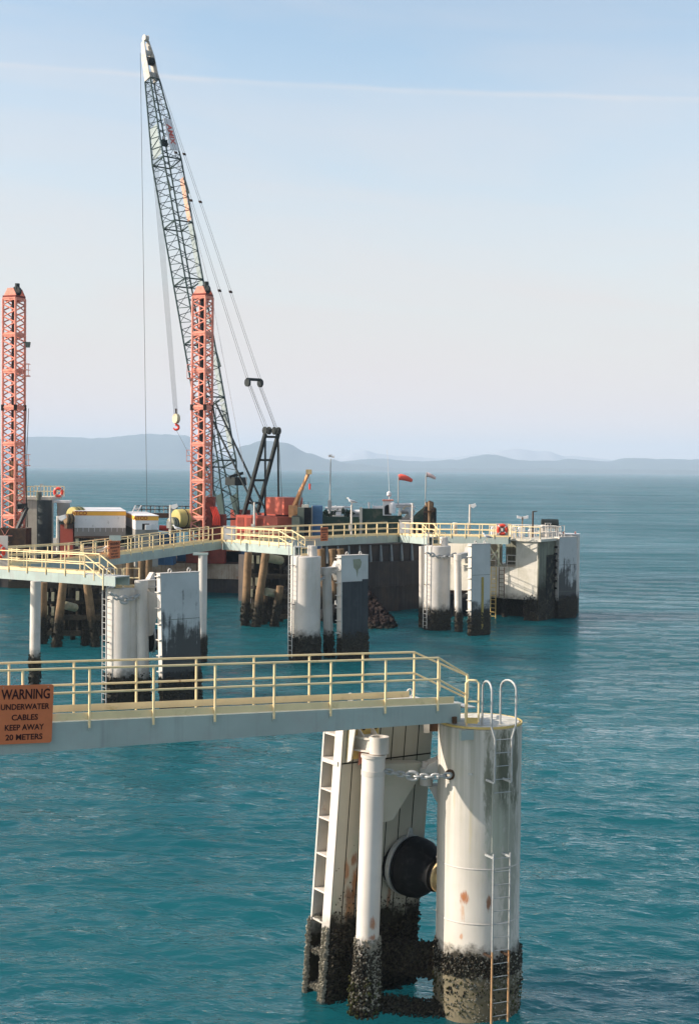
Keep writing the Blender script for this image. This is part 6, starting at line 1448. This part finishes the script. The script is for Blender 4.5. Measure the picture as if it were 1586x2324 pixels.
# long quay barge with small houses behind (right)
def far_quay():
    Y = 152
    t = thing('supply_barge', 'dark flat supply barge with low walls, ending in a pile bundle', 'barge', P(830, 1215, Y), None)
    x0 = P(728, 1160, Y).x; x1 = P(972, 1160, Y).x
    obj('hull', MB().box(x0, x1, Y, Y + 9, -.8, P(800, 1178, Y).z), 'hull', t)
    obj('low_wall', MB().box(P(733, 1160, Y).x, P(815, 1160, Y).x, Y - .3, Y - .004, 3.0, P(800, 1173, Y).z), 'darkgreen', t)
    obj('green_wall', MB().box(P(822, 1160, Y).x, P(868, 1160, Y).x, Y - .5, Y - .004, 3.0, P(845, 1154, Y).z), 'darkgreen', t)
    obj('end_post', MB().box(P(816, 1160, Y).x, P(822, 1160, Y).x - .004, Y - .7, Y - .004, 3.0, P(819, 1151, Y).z), 'concrete', t)
    obj('side_wall', MB().box(P(868, 1160, Y).x + .004, P(912, 1160, Y).x, Y - .35, Y - .004, 3.0, P(890, 1170, Y).z), 'darkgreen', t)
    obj('end_wall', MB().prism([P(938, 1195, Y - .6), P(938, 1172, Y - .6), P(950, 1160, Y - .6), P(966, 1148, Y - .6), P(970, 1195, Y - .6)], V((0, .5, 0))), 'darkgreen', t)
    return t
far_quay()
for i, (x, yt) in enumerate(((968, 1142), (974, 1139), (979, 1141), (984, 1154), (965, 1150))):
    b = P(x, 1200, 151.5 - (i % 2) * .5); zt = P(x, yt, b.y).z
    t = thing('fender_pile', ['brown pile second from the left in the end bundle', 'tallest brown pile in the end bundle of the supply barge', 'brown pile right of the tallest in the end bundle', 'short thick black pile at the right edge of the end bundle', 'leftmost slim pile of the end bundle'][i], 'pile', (b.x, b.y, 0), 'bundle of piles at the barge end')
    obj('shaft', MB().tube([(b.x, b.y, -1), (b.x, b.y, zt)], .2 if i < 3 else .26, 12), 'timber' if i < 3 else 'timber_dark', t, True); obj('cap', MB().lathe((b.x, b.y, zt + .002), [(0, .2), (.12, .12)], 12), 'rustblack', t)
t = thing('fender_sheet', 'black sheeting closing the right end of the pile bundle', 'fender', P(978, 1180, 150.5), None)
obj('sheet', MB().box(P(961, 1170, 150.8).x, P(987.5, 1170, 150.8).x, 150.9, 151.1, -.8, P(975, 1158, 150.8).z), 'timber_dark', t); obj('sheet_rail', MB().beam(P(961, 1162, 150.7), P(987, 1160, 150.7), .15, .2), 'rustblack', t)
# signal hut
t = thing('signal_hut', 'small white hut with red rim, dark round doorway and antenna on the supply barge', 'hut', P(880, 1172, 151), None)
a = P(869, 1172, 151); b = P(887, 1172, 151); zt = P(878, 1137, 151).z; zb_ = P(878, 1170, 151).z
obj('wall', MB().box(a.x, b.x, 151, 152.2, zb_, zt), 'officewhite', t); obj('roof', MB().box(a.x - .08, b.x + .25, 150.9, 152.3, zt + .003, zt + .15), 'coral', t)
cx = (P(880, 1151, 151)); obj('doorway', MB().lathe(cx + V((0, -.02, -.1)), [(0, .36), (.015, .36)], 20, (0, -1, 0)), 'rubber', t); obj('doorway', MB().box(cx.x - .36, cx.x + .36, 150.97, 150.985, cx.z - .8, cx.z - .1), 'rubber', t)
obj('float_cover', MB().lathe(P(890, 1165, 150.9), [(0, .33), (.9, .36), (1.1, .25), (1.2, .05)], 16), 'officewhite', t, True)
p = P(882.5, 1137, 151.5); obj('radome', MB().lathe(p + fz * .5, [(0, .12), (.1, .25), (.4, .25), (.52, .1)], 14), 'officewhite', t, True); obj('antenna', MB().tube([p + fz * .0, p + fz * 1.1, P(878.5, 1020, 151.5)], [.05, .03, .016], 5), 'officewhite', t)
# windsocks
def windsock(label, xp, yt, yb, Y, sock, m, lean=0):
    b = P(xp + lean, yb, Y); tp = P(xp, yt, Y); t = thing('windsock', label, 'windsock', b, 'windsocks on poles')
    obj('pole', MB().tube([b, tp], .06, 8), 'galv', t, True)
    pts = [P(x, y, Y) for x, y, r in sock]; rs = [r for x, y, r in sock]
    obj('sock', MB().tube(pts, rs, 14, cap=False), m, t, True); obj('hoop', MB().tube([pts[0] + V((0, math.cos(a) * rs[0], math.sin(a) * rs[0])) for a in [i * math.pi / 6 for i in range(12)]], .04, 5, closed=True), 'galv', t)
windsock('red windsock blown to the right on the left pole', 903.5, 1086, 1145, 152, [(904, 1084, .30), (909, 1082.5, .34), (917, 1084, .32), (926, 1087, .26), (932, 1090, .20), (935.5, 1091, .15)], mat('red_sock_cloth', (.75, .11, .07), .8))
windsock('faded pale windsock blown to the right on the right pole', 966.5, 1078, 1146, 155, [(967, 1077, .26), (972, 1077.5, .24), (980, 1081, .20), (988, 1086, .14)], mat('pale_sock_cloth', (.72, .50, .44), .8), lean=-2)
t = thing('light_mast', 'tall thin mast with flood lights on top standing on the supply barge', 'mast', P(748.5, 1165, 152), None)
b = P(748, 1165, 152); tp = P(750.5, 1041, 152); obj('pole', MB().tube([b, b.lerp(tp, .2), tp], [.13, .08, .05], 8), 'galv', t, True); obj('base_box', MB().obox(b + fz * .9, (.2, 0, 0), (0, .2, 0), fz * .5), 'galv', t)
for x, y in ((747.5, 1035), (751, 1034), (756, 1037)): obj('flood_light', MB().obox(P(x, y, 152), (.13, 0, .02), (0, .12, 0), (-.02, 0, .12)), 'officewhite', t)
obj('cross_arm', MB().beam(P(746, 1036, 152), P(757, 1038, 152), .06), 'galv', t)
# clutter on supply barge: mixed small machinery
random.seed(21)
names = [('mooring_winch', 'winch'), ('pump', 'pump'), ('pipe_frame', 'frame'), ('deck_locker', 'locker')]
clutter = [(757, 1160, 'pale bollard pair frame right of the light mast'), (772, 1158, 'white pipe rack right of the light mast'), (783, 1163, 'dark pump set left of the gull lamp post'), (808, 1160, 'white winch right of the gull lamp post'),
           (741, 1166, 'dark heap of hoses right of the blue container'), (837, 1152, 'thin white vent post on the dark green wall'), (858, 1151, 'pale flat winch on the dark green wall'), (918, 1158, 'white A-frame behind the right cabinet'), (930, 1150, 'cream bent davit beside the pile bundle'), (905, 1147, 'long white pipe right of the signal hut')]
for i, (x, y, lb) in enumerate(clutter):
    Y = 153.5 if i not in (5, 6) else 152; p = P(x, y, Y); zt = p.z
    base = P(x, 1178 if i not in (5, 6) else 1154, Y).z
    if i in (0, 1, 7):
        t = thing('pipe_rack', lb, 'rack', (p.x, Y, base), 'gear on the supply barge')
        mb = MB()
        w_ = .7
        for k_ in (-w_, w_): mb.tube([(p.x + k_, Y, base), (p.x + k_ * .7, Y, zt + .5)], .08, 6)
        obj('frame', mb, 'officewhite', t); obj('crossbar', MB().tube([(p.x - w_ * 1.3, Y, zt + .35), (p.x + w_ * 1.6, Y, zt + .35)], .1, 6), 'officewhite', t)
        obj('drum', MB().lathe((p.x - .4, Y + .1, zt - .1), [(0, .3), (.8, .3)], 14, (1, 0, 0)), 'galv', t)
    elif i in (2, 4):
        t = thing('hose_heap', lb, 'machinery', (p.x, Y, base), 'gear on the supply barge')
        mb = MB()
        for _ in range(60): mb.lump((p.x + random.gauss(0, .6), Y + random.gauss(0, .3), base + random.uniform(0, zt - base + .3)), random.uniform(.15, .35))
        obj('heap', mb, 'darkgreen', t)
    elif i == 5:
        t = thing('vent_post', lb, 'post', p, 'gear on the supply barge'); obj('shaft', MB().tube([P(x, 1156, Y), P(x, 1144, Y)], .08, 8), 'officewhite', t); obj('cowl', MB().lathe(P(x, 1145, Y), [(0, .14), (.25, .12)], 10), 'officewhite', t)
    elif i == 9:
        t = thing('boom_pipe', lb, 'pipe', p, 'gear on the supply barge'); obj('pipe', MB().tube([P(891, 1146, Y), P(934, 1145, Y)], .16, 10), 'officewhite', t, True); obj('support', MB().beam(P(907, 1146, Y), P(907, 1170, Y), .14).beam(P(929, 1145, Y), P(929, 1170, Y), .14), 'officewhite', t)
    elif i == 8:
        t = thing('davit', lb, 'davit', p, 'gear on the supply barge'); obj('arm', MB().tube([P(908, 1170, Y), P(914, 1156, Y), P(922, 1148, Y), P(932, 1148, Y)], .11, 8), mat('cream_paint', (.6, .5, .33), .6), t, True); obj('skid', MB().prism([P(916, 1176, Y), P(924, 1164, Y), P(934, 1160, Y), P(942, 1158, Y), P(936, 1176, Y)], V((0, .8, 0))), 'concrete', t)
    else:
        t = thing('winch', lb, 'winch', (p.x, Y, base), 'gear on the supply barge')
        obj('drum', MB().lathe((p.x - .6, Y, zt - .1), [(0, .42), (.05, .42), (.06, .25), (1.1, .25), (1.11, .42), (1.16, .42)], 16, (1, 0, 0)), 'officewhite', t, True)
        obj('frame', MB().box(p.x - .7, p.x + .7, Y - .3, Y + .3, base, zt - .35), 'galv', t); obj('motor', MB().lathe((p.x + .6, Y, zt - .1), [(0, .2), (.6, .2)], 12, (1, 0, 0)), 'rustblack', t)
t = thing('white_machine_bed', 'pale machinery bed on deck right of the light mast', 'machinery', P(768, 1172, 152), 'gear on the supply barge')
obj('bed', MB().box(P(754, 1170, 151.8).x, P(781, 1170, 151.8).x, 151.8, 153, P(766, 1179, 151.8).z, P(766, 1170, 151.8).z), 'concrete', t); obj('cover', MB().box(P(762, 1166, 151.8).x, P(774, 1166, 151.8).x, 152, 152.8, P(766, 1170, 151.8).z + .003, P(766, 1163, 151.8).z), 'officewhite', t)
# red barge gear between tower and crane
t = thing('red_engine_skid', 'dark red engine skid between the right tower and the crane foot', 'machinery', P(490, 1190, 146), None)
p = P(492, 1190, 146.5)
obj('skid', MB().box(p.x - 1.6, p.x + .9, 146, 148, 3.1, P(490, 1168, 146).z), 'reddark', t); obj('hood', MB().box(p.x - 1.4, p.x - .2, 146.1, 147.6, P(490, 1168, 146).z + .003, P(490, 1128, 146).z), 'reddark', t)
for k_ in range(4): obj('hose', MB().tube([P(478 + k_ * 4, 1150, 145.8), P(486 + k_ * 4, 1172, 145.7), P(484 + k_ * 5, 1192, 145.8)], .09, 6), 'ringred', t, True)
t = thing('red_float', 'orange red boom floats by the yellow tank', 'float', P(390, 1199, 143), None); obj('float', MB().tube([P(362, 1198, 143), P(378, 1199, 143), P(398, 1200, 143)], .28, 10), 'ringred', t, True)
t = thing('blue_skip', 'blue steel skip in front of the small office container', 'skip', P(345, 1225, 146), None)
obj('tub', MB().box(P(343, 1215, 143).x, P(394, 1215, 143).x, 143, 145.4, 3.1, P(350, 1212, 143).z), 'blue', t)
for x in (345, 358, 372, 386): obj('rib', MB().box(P(x, 1215, 143).x, P(x + 2, 1215, 143).x, 142.85, 142.996, 3.1, P(350, 1212.5, 143).z), 'blue', t)
# deck load silhouettes under the office container (dark skids with openings)
t = thing('timber_skid', 'long dark timber skid with square openings under the long office container', 'skid', P(240, 1225, 143), None)
for x in range(172, 296, 14): obj('bearer', MB().box(P(x, 1220, 141).x, P(x + 7, 1220, 141).x, 141, 142.8, P(200, 1240, 141).z, P(200, 1222, 141).z), 'timber_dark' if (x // 14) % 3 else 'timber_pale', t)
obj('top_beam', MB().box(P(170, 1220, 141).x, P(300, 1220, 141).x, 140.9, 142.8, P(200, 1222, 141).z + .003, P(200, 1218, 141).z), 'rustblack', t)
# ------------------------------------------------------------------ gulls
def gull(label, px, py, Y, s=1.0, face=1):
    p = P(px, py, Y); t = thing('gull', label, 'gull', p, 'gulls perched on the berth')
    f = face; body = [(-.34, .10), (-.26, .12), (-.14, .15), (0, .17), (.10, .22), (.155, .30), (.19, .345), (.235, .355), (.26, .35)]; rad = [.012, .035, .075, .09, .07, .045, .05, .035, .02]
    obj('body', MB().tube([p + V((x * f * s, 0, (z + .05) * s)) for x, z in body], [r * s for r in rad], 10), 'gullwhite', t, True)
    for q in (-1, 1):
        obj('wing', MB().tube([p + V((x * f * s, q * .07 * s, (z + .05) * s)) for x, z in ((.08, .21), (-.05, .19), (-.2, .15), (-.38, .10))], [.03 * s, .055 * s, .045 * s, .008 * s], 8), 'gullgrey', t, True)
        obj('leg', MB().tube([p + V((-.02 * f * s, q * .03 * s, .12 * s)), p + V((0, q * .03 * s, 0))], .01 * s, 5), 'orange', t)
    obj('beak', MB().tube([p + V((.26 * f * s, 0, .40 * s)), p + V((.33 * f * s, 0, .385 * s))], [.018 * s, .006 * s], 6), 'tankyellow', t)
gull('white gull perched on the lamp post right of the blue container', 797.5, 1146.5, 121, 1.5, -1)
gull('white gull perched on top of the ochre-striped panel', 1104, 1226, 117.3, 1.4, -1)
gull('white gull standing on the long shaded catwalk near its left end', 233, 1258, 94.2, 1.3, 1)
gull('white gull standing on the catwalk rail below the small office container', 402, 1207.5, 103.0, 1.2, -1)
gull('white gull standing on the sunlit kerb between the two stout bollards', 1205 + 2, 1191, 127, 1.2, 1) if False else None
# ------------------------------------------------------------------ haze
def haze():
    m = bpy.data.materials.new('haze_air'); m.use_nodes = True; nt = m.node_tree; nt.nodes.clear()
    v = N(nt, 'ShaderNodeVolumePrincipled'); v.inputs['Color'].default_value = (0.64, 0.82, 1.0, 1); v.inputs['Density'].default_value = HAZE_D; v.inputs['Anisotropy'].default_value = 0.0
    o = N(nt, 'ShaderNodeOutputMaterial'); L(nt, v.outputs[0], o.inputs['Volume'])
    mb = MB().box(-6500, 6500, -600, 12300, -4, 240); h = obj('haze', mb, m); h['kind'] = 'stuff'
HAZE_D = 1.35e-4
haze()
